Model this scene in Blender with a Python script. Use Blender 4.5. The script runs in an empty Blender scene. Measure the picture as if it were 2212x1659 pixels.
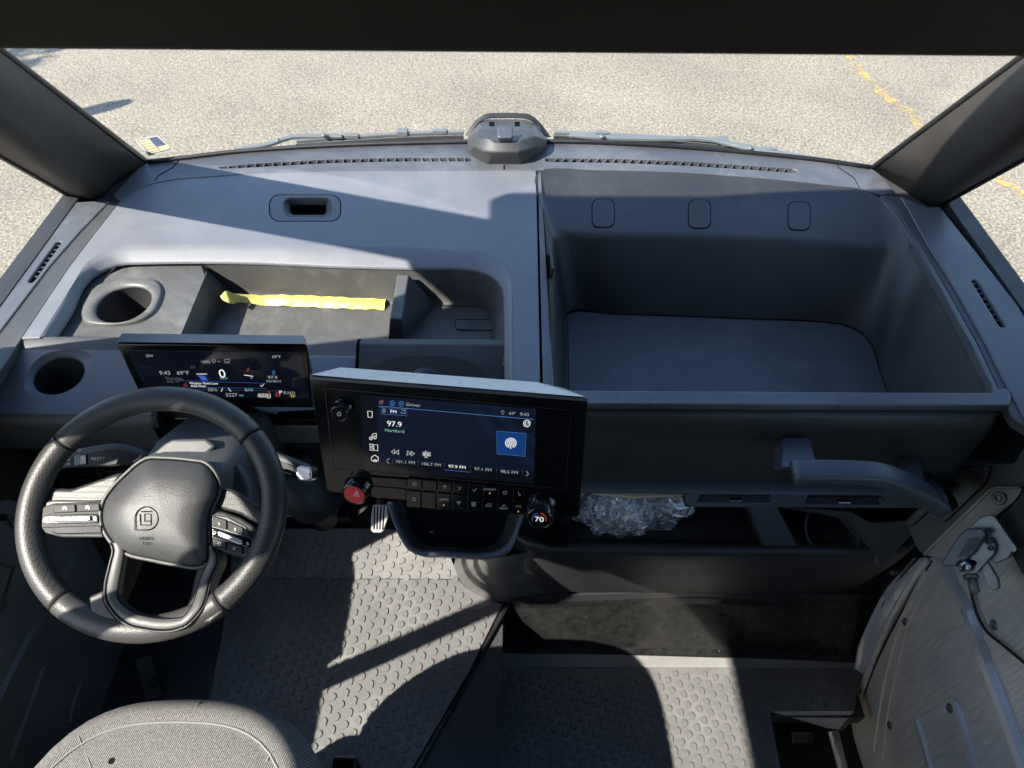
import bpy, bmesh, math, random
from mathutils import Vector, Matrix, noise as mnoise
R = math.radians
V3 = Vector
random.seed(7)
sc = bpy.context.scene

# ------------------------------------------------------------------ camera
FPX, CX, CY = 1534.0, 1106.0, 829.5          # focal length and centre, in units of a 2212 px wide picture
PITCH, ROLL = R(48.0), R(0.35)
CAM = V3((0, 0, 2.5))
_d = V3((0, math.cos(PITCH), -math.sin(PITCH)))
_u0 = V3((0, math.sin(PITCH), math.cos(PITCH)))
_r0 = V3((1, 0, 0))
_r = _r0 * math.cos(ROLL) + _u0 * math.sin(ROLL)
_u = -_r0 * math.sin(ROLL) + _u0 * math.cos(ROLL)
cam_d = bpy.data.cameras.new('camera')
cam = bpy.data.objects.new('camera', cam_d)
sc.collection.objects.link(cam)
cam.matrix_world = Matrix(((_r.x, _u.x, -_d.x, CAM.x), (_r.y, _u.y, -_d.y, CAM.y), (_r.z, _u.z, -_d.z, CAM.z), (0, 0, 0, 1)))
cam_d.sensor_width = 36.0
cam_d.lens = FPX / 2212.0 * 36.0
cam_d.clip_start = 0.02
cam_d.clip_end = 500
cam_d.dof.use_dof = True
cam_d.dof.focus_distance = 1.35
cam_d.dof.aperture_fstop = 11.0
sc.camera = cam

# ------------------------------------------------------------------ sky, sun, exposure
SUN = V3((-0.84, -0.545, 1.0)).normalized()   # direction towards the sun
w = bpy.data.worlds.new('World')
sc.world = w
w.use_nodes = True
nt = w.node_tree
nt.nodes.clear()
sky = nt.nodes.new('ShaderNodeTexSky')
sky.sky_type = 'NISHITA'
sky.sun_disc = False
sky.sun_elevation = math.asin(SUN.z)
sky.sun_rotation = math.atan2(SUN.x, SUN.y)
sky.air_density = 1.2
sky.dust_density = 0.8
sky.ozone_density = 3.0
bg = nt.nodes.new('ShaderNodeBackground')
bg.inputs['Strength'].default_value = 0.125
wo = nt.nodes.new('ShaderNodeOutputWorld')
hs_ = nt.nodes.new('ShaderNodeHueSaturation')
hs_.inputs['Saturation'].default_value = 1.05
nt.links.new(sky.outputs[0], hs_.inputs['Color'])
nt.links.new(hs_.outputs[0], bg.inputs[0])
nt.links.new(bg.outputs[0], wo.inputs[0])
sun_d = bpy.data.lights.new('sun', 'SUN')
sun_d.energy = 4.7
sun_d.angle = R(0.5)
sun_d.color = (1.0, 0.932, 0.835)
sun = bpy.data.objects.new('sun', sun_d)
sun.rotation_euler = (-SUN).to_track_quat('-Z', 'Y').to_euler()
sun.location = (-6, -4, 9)
sc.collection.objects.link(sun)
sc.view_settings.view_transform = 'Standard'
sc.view_settings.look = 'None'
sc.view_settings.gamma = 1.0
sc.view_settings.use_curve_mapping = False
sc.view_settings.exposure = 1.85
sc.render.engine = 'CYCLES'
sc.cycles.use_denoising = True
sc.cycles.use_light_tree = False
sc.cycles.max_bounces = 5
sc.cycles.diffuse_bounces = 3
sc.cycles.glossy_bounces = 2
sc.cycles.use_adaptive_sampling = True
sc.cycles.adaptive_threshold = 0.02
sc.cycles.transparent_max_bounces = 8
sc.cycles.caustics_reflective = False
sc.cycles.caustics_refractive = False
sc.cycles.sample_clamp_indirect = 6.0

# ------------------------------------------------------------------ pixel -> place in the cab
def ray(px, py):
    return _d + _r * ((px - CX) / FPX) - _u * ((py - CY) / FPX)
def onz(px, py, z):
    k = ray(px, py); return CAM + k * ((z - CAM.z) / k.z)
def ony(px, py, y):
    k = ray(px, py); return CAM + k * (y / k.y)
def onx(px, py, x):
    k = ray(px, py); return CAM + k * (x / k.x)
class Frame:
    def __init__(s, O, N, U=None):
        s.O, s.N = V3(O), V3(N).normalized()
        U = V3(U) if U else V3((0, 0, 1)).cross(s.N)
        s.U = (U - s.N * U.dot(s.N)).normalized()
        s.V = s.N.cross(s.U)
    def P(s, px, py, lift=0.0):
        k = ray(px, py); o = s.O + s.N * lift
        return CAM + k * ((o - CAM).dot(s.N) / k.dot(s.N))
    def L(s, pts, lift=0.0):
        return [s.P(x, y, lift) for x, y in pts]

# ------------------------------------------------------------------ materials
MATS = {}
def nodes(name):
    m = bpy.data.materials.new(name); m.use_nodes = True
    t = m.node_tree; t.nodes.clear()
    o = t.nodes.new('ShaderNodeOutputMaterial'); b = t.nodes.new('ShaderNodeBsdfPrincipled')
    t.links.new(b.outputs[0], o.inputs[0])
    MATS[name] = m
    return m, t, b, o
def N(t, kind, **kw):
    n = t.nodes.new(kind)
    for k, v in kw.items():
        if k in n.inputs: n.inputs[k].default_value = v
        else: setattr(n, k, v)
    return n
def mat(name, col, rough=0.5, metal=0.0, grain=0.0, gscale=900.0, dirt=0.12, dscale=6.0, spec=0.5, coat=0.0, dust=0.0, rvar=0.08):
    m, t, b, o = nodes(name)
    tc = N(t, 'ShaderNodeTexCoord')
    ns = N(t, 'ShaderNodeTexNoise', Scale=dscale, Detail=6.0, Roughness=0.65)
    t.links.new(tc.outputs['Object'], ns.inputs['Vector'])
    rp = N(t, 'ShaderNodeMapRange'); rp.inputs[1].default_value = .3; rp.inputs[2].default_value = .7
    rp.inputs[3].default_value = 1 - dirt; rp.inputs[4].default_value = 1 + dirt
    t.links.new(ns.outputs[0], rp.inputs[0])
    mx = N(t, 'ShaderNodeVectorMath', operation='SCALE'); mx.inputs[0].default_value = col[:3]
    t.links.new(rp.outputs[0], mx.inputs['Scale'])
    last = mx.outputs[0]
    if dust:
        n2 = N(t, 'ShaderNodeTexNoise', Scale=3.1, Detail=9.0, Roughness=0.75, Distortion=0.6)
        t.links.new(tc.outputs['Object'], n2.inputs['Vector'])
        r2 = N(t, 'ShaderNodeMapRange'); r2.inputs[1].default_value = .48; r2.inputs[2].default_value = .72
        r2.inputs[4].default_value = dust
        t.links.new(n2.outputs[0], r2.inputs[0])
        # specks
        vo = N(t, 'ShaderNodeTexVoronoi', Scale=55.0); t.links.new(tc.outputs['Object'], vo.inputs['Vector'])
        lt = N(t, 'ShaderNodeMath', operation='LESS_THAN'); lt.inputs[1].default_value = .06
        t.links.new(vo.outputs['Distance'], lt.inputs[0])
        n3 = N(t, 'ShaderNodeTexWhiteNoise'); t.links.new(vo.outputs['Position'], n3.inputs['Vector'])
        g3 = N(t, 'ShaderNodeMath', operation='GREATER_THAN'); g3.inputs[1].default_value = .8
        t.links.new(n3.outputs[0], g3.inputs[0])
        m3 = N(t, 'ShaderNodeMath', operation='MULTIPLY'); t.links.new(lt.outputs[0], m3.inputs[0]); t.links.new(g3.outputs[0], m3.inputs[1])
        m4 = N(t, 'ShaderNodeMath', operation='MULTIPLY'); m4.inputs[1].default_value = .5; t.links.new(m3.outputs[0], m4.inputs[0])
        mm = N(t, 'ShaderNodeMath', operation='MAXIMUM'); t.links.new(r2.outputs[0], mm.inputs[0]); t.links.new(m4.outputs[0], mm.inputs[1])
        mix = N(t, 'ShaderNodeMixRGB'); mix.inputs[2].default_value = (.33, .328, .32, 1)
        t.links.new(mm.outputs[0], mix.inputs[0]); t.links.new(last, mix.inputs[1])
        last = mix.outputs[0]
    t.links.new(last, b.inputs['Base Color'])
    rr = N(t, 'ShaderNodeMapRange'); rr.inputs[1].default_value = .3; rr.inputs[2].default_value = .7
    rr.inputs[3].default_value = max(.02, rough - rvar); rr.inputs[4].default_value = min(1, rough + rvar)
    t.links.new(ns.outputs[0], rr.inputs[0]); t.links.new(rr.outputs[0], b.inputs['Roughness'])
    b.inputs['Metallic'].default_value = metal
    b.inputs['Specular IOR Level'].default_value = spec
    b.inputs['Coat Weight'].default_value = coat
    b.inputs['Coat Roughness'].default_value = .05
    if grain:
        g = N(t, 'ShaderNodeTexNoise', Scale=gscale, Detail=2.0)
        t.links.new(tc.outputs['Object'], g.inputs['Vector'])
        bp = N(t, 'ShaderNodeBump', Strength=grain, Distance=0.0006)
        t.links.new(g.outputs[0], bp.inputs['Height']); t.links.new(bp.outputs[0], b.inputs['Normal'])
    return m
def emit(name, col, s):
    m, t, b, o = nodes(name)
    b.inputs['Base Color'].default_value = (.01, .01, .012, 1)
    b.inputs['Roughness'].default_value = .12
    b.inputs['Emission Color'].default_value = (*col, 1); b.inputs['Emission Strength'].default_value = s
    return m

mat('dash_top', (.104, .110, .126), .52, grain=.35, gscale=700, dirt=.07, dust=.16)
mat('dash_trim', (.058, .062, .071), .45, grain=.3, gscale=700, dirt=.08, dust=.22)
mat('dash_dark', (.034, .035, .038), .55, grain=.5, gscale=800, dirt=.1, dust=.10)
mat('tray_plastic', (.057, .057, .056), .50, grain=.3, gscale=900, dirt=.12, dust=.30)
mat('bin_plastic', (.017, .018, .020), .52, grain=.2, gscale=900, dirt=.08, dust=.05)
mat('fascia', (.018, .019, .021), .48, grain=.5, gscale=900, dirt=.1, dust=.04)
mat('pillar_fabric', (.034, .030, .028), .62, grain=.5, gscale=1200, dirt=.1, dust=.05)
mat('header', (.014, .011, .010), .8, dirt=.1)
mat('black', (.012, .012, .013), .6, dirt=.1)
mat('void', (.004, .004, .005), .9, dirt=.05, spec=.1)
mat('gloss_black', (.004, .004, .005), .10, dirt=.1, rvar=.04)
mat('satin_black', (.022, .022, .024), .42, dirt=.1, dust=.05)
mat('leather', (.040, .038, .036), .44, grain=.7, gscale=420, dirt=.1, rvar=.05, spec=.36)
mat('airbag', (.036, .036, .037), .46, grain=.5, gscale=500, dirt=.06, dust=.06, spec=.32)
mat('switch_black', (.018, .018, .019), .55, dirt=.1, spec=.22)
mat('grey_bezel', (.058, .057, .054), .42, dirt=.08, grain=.5, spec=.4)
mat('slider_metal', (.30, .30, .31), .34, metal=.8, dirt=.05)
mat('chrome', (.50, .51, .53), .24, metal=1.0, dirt=.05, rvar=.05)
mat('rubber', (.118, .116, .115), .44, grain=.6, gscale=600, dirt=.2, dust=.36)
mat('kick_plastic', (.011, .011, .011), .30, dirt=.4, dscale=40, dust=.035, rvar=.12)
mat('floor_metal', (.030, .030, .032), .5, dirt=.2, dust=.15)
def door_mat():
    m, t, b, o = nodes('door_steel')
    tc = N(t, 'ShaderNodeTexCoord'); mp = N(t, 'ShaderNodeMapping'); mp.inputs['Scale'].default_value = (1, 60, 5); mp.inputs['Rotation'].default_value = (R(18), 0, 0)
    t.links.new(tc.outputs['Object'], mp.inputs['Vector'])
    n1 = N(t, 'ShaderNodeTexNoise', Scale=2.0, Detail=8.0, Roughness=.7); t.links.new(mp.outputs[0], n1.inputs['Vector'])
    n2 = N(t, 'ShaderNodeTexNoise', Scale=3.2, Detail=5.0); t.links.new(tc.outputs['Object'], n2.inputs['Vector'])
    c1 = N(t, 'ShaderNodeValToRGB'); c1.color_ramp.elements[0].position = .32; c1.color_ramp.elements[0].color = (.58, .58, .58, 1); c1.color_ramp.elements[1].position = .66; c1.color_ramp.elements[1].color = (.86, .78, .66, 1)
    t.links.new(n2.outputs[0], c1.inputs[0])
    mr = N(t, 'ShaderNodeMapRange'); mr.inputs[1].default_value = .3; mr.inputs[2].default_value = .7; mr.inputs[3].default_value = .72; mr.inputs[4].default_value = 1.15; t.links.new(n1.outputs[0], mr.inputs[0])
    sc2 = N(t, 'ShaderNodeVectorMath', operation='SCALE'); t.links.new(c1.outputs[0], sc2.inputs[0]); t.links.new(mr.outputs[0], sc2.inputs['Scale']); t.links.new(sc2.outputs[0], b.inputs['Base Color'])
    rr = N(t, 'ShaderNodeMapRange'); rr.inputs[1].default_value = .3; rr.inputs[2].default_value = .7; rr.inputs[3].default_value = .28; rr.inputs[4].default_value = .5; t.links.new(n1.outputs[0], rr.inputs[0]); t.links.new(rr.outputs[0], b.inputs['Roughness'])
    b.inputs['Metallic'].default_value = .22
door_mat()
mat('zinc', (.13, .133, .127), .38, metal=.35, dirt=.18, dscale=20, rvar=.12)
mat('shade_steel', (.14, .145, .15), .40, metal=.3, dirt=.25, dust=.15, rvar=.12)  # darker copy of the door steel, the left side's shade in its colour
mat('piping', (.15, .147, .14), .8)
mat('handle_plastic', (.034, .039, .050), .42, grain=.2, dirt=.06)
mat('dark_block', (.036, .032, .030), .55, grain=.4, dirt=.12, dust=.08)
mat('plate_edge', (.34, .29, .23), .45, dirt=.1)
mat('threshold_grey', (.19, .188, .185), .42, dirt=.15, dust=.2)
mat('plate_tan', (.15, .128, .105), .5, metal=.2, dirt=.15, dust=.1)
mat('red_button', (.42, .022, .028), .35, dirt=.04)
mat('pedal_metal', (.52, .51, .49), .42, metal=.6, dirt=.1)
mat('blue_plastic', (.052, .060, .078), .42, grain=.2, dirt=.06, dust=.03)
mat('bin_liner', (.030, .032, .038), .48, grain=.4, gscale=500, dirt=.12, dscale=9, dust=.08)
mat('highlight_steel', (.66, .70, .74), .32, metal=.5, dirt=.1)  # pale bluish colour carries the highlight on the bent metal
mat('body_paint', (.55, .55, .54), .35, dirt=.03)
mat('lining', (.035, .035, .035), .8, dirt=.05)
mat('frit', (.006, .006, .006), .5)
mat('white_print', (.72, .72, .70), .5, dirt=.03)
mat('grey_print', (.42, .42, .42), .5, dirt=.03)
mat('wiper', (.09, .10, .105), .45, dirt=.1)
mat('sheen_grey', (.42, .45, .48), .30, dirt=.10, dscale=12, rvar=.10)  # pale colour stands in for sky reflected on the black housing top
mat('cardboard', (.42, .34, .22), .7, dirt=.15)
mat('sticker_clear', (.30, .295, .27), .3, dirt=.03)
mat('sticker_tan', (.33, .30, .17), .5, dirt=.15, dscale=60)
mat('sticker_blue', (.03, .045, .09), .4)
mat('post_grey', (.25, .25, .25), .6)
mat('bark', (.10, .075, .05), .9, dirt=.3)
mat('leaf', (.05, .10, .025), .6, dirt=.3)
mat('glow_white_dim', (.5, .5, .5), .4)
emit('ui_white', (1, 1, 1), 0.2684)
emit('ui_grey', (.75, .8, .85), 0.1264)
emit('ui_dim', (.5, .55, .62), 0.0539)
emit('ui_green', (.35, .9, .65), 0.1491)
emit('ui_red', (.95, .12, .08), 0.1675)
emit('ui_orange', (1.0, .35, .08), 0.2984)
emit('ui_dimred', (.5, .12, .08), .04)
emit('ui_blue', (.08, .22, .95), 0.1309)
emit('ui_lightblue', (.15, .45, 1.0), 0.1309)
emit('ui_yellow', (.9, .65, .1), 0.1493)
emit('led_green', (.1, 1.0, .15), 0.1790)
emit('screen_navy', (.012, .030, .105), 0.0429)
emit('screen_navy2', (.016, .044, .125), 0.0510)
emit('screen_bar', (.004, .008, .03), 0.0318)
emit('screen_tile', (.010, .10, .42), 0.1071)
emit('screen_chip', (.012, .045, .20), 0.0609)
emit('screen_cluster', (.010, .018, .055), 0.0340)
emit('screen_off', (.001, .001, .002), 0.0068)
for nm in ('screen_navy', 'screen_navy2', 'screen_bar', 'screen_tile', 'screen_chip', 'screen_cluster', 'screen_off'):
    MATS[nm].node_tree.nodes['Principled BSDF'].inputs['Roughness'].default_value = .07

def perforated():                                  # leather with punched holes
    m, t, b, o = nodes('perforated')
    tc = N(t, 'ShaderNodeTexCoord'); vo = N(t, 'ShaderNodeTexVoronoi', Scale=260.0, Randomness=0.15)
    t.links.new(tc.outputs['Object'], vo.inputs['Vector'])
    mr = N(t, 'ShaderNodeMapRange'); mr.inputs[1].default_value = .25; mr.inputs[2].default_value = .45
    t.links.new(vo.outputs['Distance'], mr.inputs[0])
    mix = N(t, 'ShaderNodeMixRGB'); mix.inputs[1].default_value = (.006, .006, .006, 1); mix.inputs[2].default_value = (.030, .029, .028, 1)
    t.links.new(mr.outputs[0], mix.inputs[0]); t.links.new(mix.outputs[0], b.inputs['Base Color'])
    b.inputs['Roughness'].default_value = .45
    b.inputs['Specular IOR Level'].default_value = .36
    bp = N(t, 'ShaderNodeBump', Strength=.25, Distance=.0005); t.links.new(mr.outputs[0], bp.inputs['Height']); t.links.new(bp.outputs[0], b.inputs['Normal'])
perforated()

def fabric():
    m, t, b, o = nodes('seat_fabric')
    tc = N(t, 'ShaderNodeTexCoord')
    mp = N(t, 'ShaderNodeMapping'); mp.inputs['Rotation'].default_value = (0, 0, R(14))
    t.links.new(tc.outputs['Object'], mp.inputs['Vector'])
    wv = N(t, 'ShaderNodeTexWave', Scale=105.0, Distortion=2.2, Detail=3.0); wv.inputs['Detail Scale'].default_value = 6.0
    t.links.new(mp.outputs[0], wv.inputs['Vector'])
    ns = N(t, 'ShaderNodeTexNoise', Scale=420.0, Detail=3.0); t.links.new(tc.outputs['Object'], ns.inputs['Vector'])
    ad = N(t, 'ShaderNodeMath', operation='MULTIPLY'); t.links.new(wv.outputs['Fac'], ad.inputs[0]); t.links.new(ns.outputs[0], ad.inputs[1])
    cr = N(t, 'ShaderNodeValToRGB')
    cr.color_ramp.elements[0].position = .08; cr.color_ramp.elements[0].color = (.055, .053, .050, 1)
    cr.color_ramp.elements[1].position = .55; cr.color_ramp.elements[1].color = (.215, .206, .193, 1)
    t.links.new(ad.outputs[0], cr.inputs[0]); t.links.new(cr.outputs[0], b.inputs['Base Color'])
    b.inputs['Roughness'].default_value = .95; b.inputs['Specular IOR Level'].default_value = .1
    bp = N(t, 'ShaderNodeBump', Strength=.5, Distance=.001); t.links.new(ad.outputs[0], bp.inputs['Height']); t.links.new(bp.outputs[0], b.inputs['Normal'])
fabric()

def asphalt():
    m, t, b, o = nodes('asphalt')
    tc = N(t, 'ShaderNodeTexCoord')
    n1 = N(t, 'ShaderNodeTexNoise', Scale=60.0, Detail=4.0, Roughness=.75); t.links.new(tc.outputs['Object'], n1.inputs['Vector'])
    n2 = N(t, 'ShaderNodeTexNoise', Scale=1.1, Detail=5.0); t.links.new(tc.outputs['Object'], n2.inputs['Vector'])
    vo = N(t, 'ShaderNodeTexVoronoi', Scale=85.0); t.links.new(tc.outputs['Object'], vo.inputs['Vector'])
    cr = N(t, 'ShaderNodeValToRGB')
    e = cr.color_ramp.elements
    e[0].position = .34; e[0].color = (.105, .088, .062, 1)
    e[1].position = .62; e[1].color = (.40, .352, .268, 1)
    x = e.new(.46); x.color = (.205, .178, .133, 1)
    t.links.new(n1.outputs[0], cr.inputs[0])
    hs = N(t, 'ShaderNodeMixRGB', blend_type='MULTIPLY'); hs.inputs[0].default_value = .5
    bw = N(t, 'ShaderNodeRGBToBW'); t.links.new(vo.outputs['Color'], bw.inputs[0]); t.links.new(cr.outputs[0], hs.inputs[1]); t.links.new(bw.outputs[0], hs.inputs[2])
    mr = N(t, 'ShaderNodeMapRange'); mr.inputs[1].default_value = .3; mr.inputs[2].default_value = .7; mr.inputs[3].default_value = .68; mr.inputs[4].default_value = .90
    t.links.new(n2.outputs[0], mr.inputs[0])
    sl = N(t, 'ShaderNodeVectorMath', operation='SCALE'); t.links.new(hs.outputs[0], sl.inputs[0]); t.links.new(mr.outputs[0], sl.inputs['Scale'])
    # thin cracks
    nd = N(t, 'ShaderNodeTexNoise', Scale=2.2, Detail=4.0); t.links.new(tc.outputs['Object'], nd.inputs['Vector'])
    av = N(t, 'ShaderNodeMixRGB', blend_type='ADD'); av.inputs[0].default_value = .55
    t.links.new(tc.outputs['Object'], av.inputs[1]); t.links.new(nd.outputs['Color'], av.inputs[2])
    vc = N(t, 'ShaderNodeTexVoronoi', feature='DISTANCE_TO_EDGE', Scale=.38); t.links.new(av.outputs[0], vc.inputs['Vector'])
    cl = N(t, 'ShaderNodeMapRange'); cl.inputs[1].default_value = .0; cl.inputs[2].default_value = .005; cl.inputs[3].default_value = .84; cl.inputs[4].default_value = 1.0
    t.links.new(vc.outputs[0], cl.inputs[0])
    s2 = N(t, 'ShaderNodeVectorMath', operation='SCALE'); t.links.new(sl.outputs[0], s2.inputs[0]); t.links.new(cl.outputs[0], s2.inputs['Scale'])
    t.links.new(s2.outputs[0], b.inputs['Base Color'])
    b.inputs['Roughness'].default_value = .8
    bp = N(t, 'ShaderNodeBump', Strength=.6, Distance=.006); t.links.new(n1.outputs[0], bp.inputs['Height']); t.links.new(bp.outputs[0], b.inputs['Normal'])
asphalt()

def see_through(name, tint, refl, rough, col=None, amount=0.0):
    m = bpy.data.materials.new(name); m.use_nodes = True; MATS[name] = m
    t = m.node_tree; t.nodes.clear()
    o = t.nodes.new('ShaderNodeOutputMaterial')
    tr = N(t, 'ShaderNodeBsdfTransparent'); tr.inputs[0].default_value = (*tint, 1)
    gl = N(t, 'ShaderNodeBsdfGlossy'); gl.inputs['Roughness'].default_value = rough; gl.inputs[0].default_value = (1, 1, 1, 1)
    fr = N(t, 'ShaderNodeLayerWeight', Blend=.5)
    pw = N(t, 'ShaderNodeMath', operation='POWER'); pw.inputs[1].default_value = 4.0; t.links.new(fr.outputs['Facing'], pw.inputs[0])
    mu = N(t, 'ShaderNodeMath', operation='MULTIPLY_ADD'); mu.inputs[1].default_value = refl; mu.inputs[2].default_value = .03 * refl; t.links.new(pw.outputs[0], mu.inputs[0])
    mx = N(t, 'ShaderNodeMixShader'); t.links.new(mu.outputs[0], mx.inputs[0]); t.links.new(tr.outputs[0], mx.inputs[1]); t.links.new(gl.outputs[0], mx.inputs[2])
    last = mx
    if col:
        df = N(t, 'ShaderNodeBsdfDiffuse'); df.inputs[0].default_value = (*col, 1)
        tc = N(t, 'ShaderNodeTexCoord'); ns = N(t, 'ShaderNodeTexNoise', Scale=38.0, Detail=5.0, Distortion=2.5); t.links.new(tc.outputs['Object'], ns.inputs['Vector'])
        mr = N(t, 'ShaderNodeMapRange'); mr.inputs[1].default_value = .45; mr.inputs[2].default_value = .75; mr.inputs[3].default_value = amount * .25; mr.inputs[4].default_value = amount * 2
        t.links.new(ns.outputs[0], mr.inputs[0])
        m2 = N(t, 'ShaderNodeMixShader'); t.links.new(mr.outputs[0], m2.inputs[0]); t.links.new(mx.outputs[0], m2.inputs[1]); t.links.new(df.outputs[0], m2.inputs[2])
        last = m2
    t.links.new(last.outputs[0], o.inputs[0])
see_through('glass', (.97, .98, .97), .5, .02)
see_through('film', (.95, .96, .97), 3.4, .06, (.85, .88, .92), .34)

def worn_paint():
    m, t, b, o = nodes('worn_paint')
    tc = N(t, 'ShaderNodeTexCoord'); ns = N(t, 'ShaderNodeTexNoise', Scale=30.0, Detail=6.0, Roughness=.7); t.links.new(tc.outputs['Object'], ns.inputs['Vector'])
    n2 = N(t, 'ShaderNodeTexNoise', Scale=7.0, Detail=3.0); t.links.new(tc.outputs['Object'], n2.inputs['Vector'])
    ad = N(t, 'ShaderNodeMath', operation='ADD'); t.links.new(ns.outputs[0], ad.inputs[0]); t.links.new(n2.outputs[0], ad.inputs[1])
    gt = N(t, 'ShaderNodeMapRange'); gt.inputs[1].default_value = .88; gt.inputs[2].default_value = 1.22; gt.inputs[4].default_value = .85; t.links.new(ad.outputs[0], gt.inputs[0])
    b.inputs['Base Color'].default_value = (.42, .29, .08, 1); b.inputs['Roughness'].default_value = .7
    t.links.new(gt.outputs[0], b.inputs['Alpha'])
worn_paint()
def tape_mat():
    m, t, b, o = nodes('yellow_tape')
    tc = N(t, 'ShaderNodeTexCoord'); ns = N(t, 'ShaderNodeTexNoise', Scale=45.0, Detail=5.0, Distortion=1.0); t.links.new(tc.outputs['Object'], ns.inputs['Vector'])
    cr = N(t, 'ShaderNodeValToRGB'); cr.color_ramp.elements[0].position = .3; cr.color_ramp.elements[0].color = (.33, .28, .06, 1)
    cr.color_ramp.elements[1].position = .62; cr.color_ramp.elements[1].color = (.46, .42, .11, 1)
    t.links.new(ns.outputs[0], cr.inputs[0]); t.links.new(cr.outputs[0], b.inputs['Base Color'])
    b.inputs['Roughness'].default_value = .4
    bp = N(t, 'ShaderNodeBump', Strength=.6, Distance=.003); t.links.new(ns.outputs[0], bp.inputs['Height']); t.links.new(bp.outputs[0], b.inputs['Normal'])
tape_mat()

# ------------------------------------------------------------------ object helpers
COL = sc.collection
ORG = {}
def org(o):
    return ORG.get(o.name, V3((0, 0, 0))) if o else V3((0, 0, 0))
def props(o, label=None, cat=None, group=None, kind=None):
    for k, v in (('label', label), ('category', cat), ('group', group), ('kind', kind)):
        if v: o[k] = v
    return o
def thing(name, label, cat, loc, group=None):
    o = bpy.data.objects.new(name, None); o.location = loc; COL.objects.link(o)
    o.empty_display_size = .05
    ORG[o.name] = V3(loc)
    return props(o, label, cat, group)
def add(name, verts, faces, m, parent=None, smooth=False, bevel=0.0, segs=2, sub=0, recalc=True, angle=35):
    g = org(parent)
    verts = [V3(v) for v in verts]
    if parent: L = V3((0, 0, 0))
    else:
        L = sum(verts, V3((0, 0, 0))) / len(verts); L.z = min(v.z for v in verts)
        g = L
    me = bpy.data.meshes.new(name)
    me.from_pydata([v - g for v in verts], [], faces)
    if recalc:
        bm = bmesh.new(); bm.from_mesh(me); bmesh.ops.recalc_face_normals(bm, faces=bm.faces); bm.to_mesh(me); bm.free()
    me.materials.append(MATS[m])
    o = bpy.data.objects.new(name, me); COL.objects.link(o)
    if parent: o.parent = parent; ORG[o.name] = g
    else: o.location = L; ORG[o.name] = L
    if smooth or bevel:
        for p in me.polygons: p.use_smooth = True
    if sub:
        s = o.modifiers.new('sub', 'SUBSURF'); s.levels = sub; s.render_levels = sub
    if bevel:
        b = o.modifiers.new('bevel', 'BEVEL'); b.width = bevel; b.segments = segs; b.limit_method = 'ANGLE'; b.angle_limit = R(angle); b.harden_normals = True
    return o
def prism(name, poly, ext, m, parent=None, bevel=0.0, segs=2, smooth=False, scale_back=1.0):
    n = len(poly); ext = V3(ext)
    c = sum((V3(p) for p in poly), V3((0, 0, 0))) / n
    back = [c + (V3(p) - c) * scale_back + ext for p in poly]
    f = [list(range(n)), list(range(n, 2 * n))[::-1]] + [[i, i + n, (i + 1) % n + n, (i + 1) % n] for i in range(n)]
    return add(name, list(poly) + back, f, m, parent, smooth, bevel, segs)
def plate(name, outer, holes, ext, m, parent=None, bevel=0.0, segs=2, smooth=False):
    bm = bmesh.new(); ext = V3(ext); edges = []; loops = []
    for lp in [outer] + holes:
        vs = [bm.verts.new(p) for p in lp]; loops.append(vs)
        edges += [bm.edges.new((vs[i], vs[(i + 1) % len(vs)])) for i in range(len(vs))]
    bmesh.ops.triangle_fill(bm, edges=edges, use_beauty=True, use_dissolve=False)
    for vs in loops:
        lo = [bm.verts.new(v.co + ext) for v in vs]
        for i in range(len(vs)):
            j = (i + 1) % len(vs); bm.faces.new((vs[i], vs[j], lo[j], lo[i]))
    bmesh.ops.recalc_face_normals(bm, faces=bm.faces)
    bm.verts.index_update()
    v = [x.co.copy() for x in bm.verts]; f = [[q.index for q in x.verts] for x in bm.faces]; bm.free()
    return add(name, v, f, m, parent, smooth, bevel, segs, recalc=True)
def box(name, lo, hi, m, parent=None, bevel=0.0, segs=2):
    x0, y0, z0 = lo; x1, y1, z1 = hi
    return prism(name, [V3((x0, y0, z0)), V3((x1, y0, z0)), V3((x1, y1, z0)), V3((x0, y1, z0))], (0, 0, z1 - z0), m, parent, bevel, segs)
def cr(pts, n, closed=False):
    pts = [V3(p) for p in pts]; k = len(pts); out = []
    segs = k if closed else k - 1
    L = [(pts[(i + 1) % k] - pts[i]).length + 1e-9 for i in range(segs)]; tot = sum(L)
    for a in range(n):
        s = tot * a / (n if closed else n - 1); i = 0
        while i < segs - 1 and s > L[i]: s -= L[i]; i += 1
        t = min(1, s / L[i])
        p1, p2 = pts[i], pts[(i + 1) % k]
        p0 = pts[i - 1] if (i > 0 or closed) else p1 * 2 - p2
        p3 = pts[(i + 2) % k] if (i + 2 < k or closed) else p2 * 2 - p1
        # chord-scaled tangents keep straight runs straight
        l0, l1, l2 = (p1 - p0).length + 1e-9, (p2 - p1).length + 1e-9, (p3 - p2).length + 1e-9
        m1 = ((p1 - p0) / l0 * l1 + (p2 - p1) / l1 * l0) / (l0 + l1) * l1
        m2 = ((p2 - p1) / l1 * l2 + (p3 - p2) / l2 * l1) / (l1 + l2) * l1
        h = t * t * t; q = t * t
        out.append(p1 * (2 * h - 3 * q + 1) + m1 * (h - 2 * q + t) + p2 * (-2 * h + 3 * q) + m2 * (h - q))
    return out
def lin(pts, n):
    pts = [V3(p) for p in pts]; L = [(pts[i + 1] - pts[i]).length + 1e-9 for i in range(len(pts) - 1)]; tot = sum(L); out = []
    for a in range(n):
        s = tot * a / (n - 1); i = 0
        while i < len(L) - 1 and s > L[i]: s -= L[i]; i += 1
        out.append(pts[i].lerp(pts[i + 1], min(1, s / L[i])))
    return out
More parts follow.
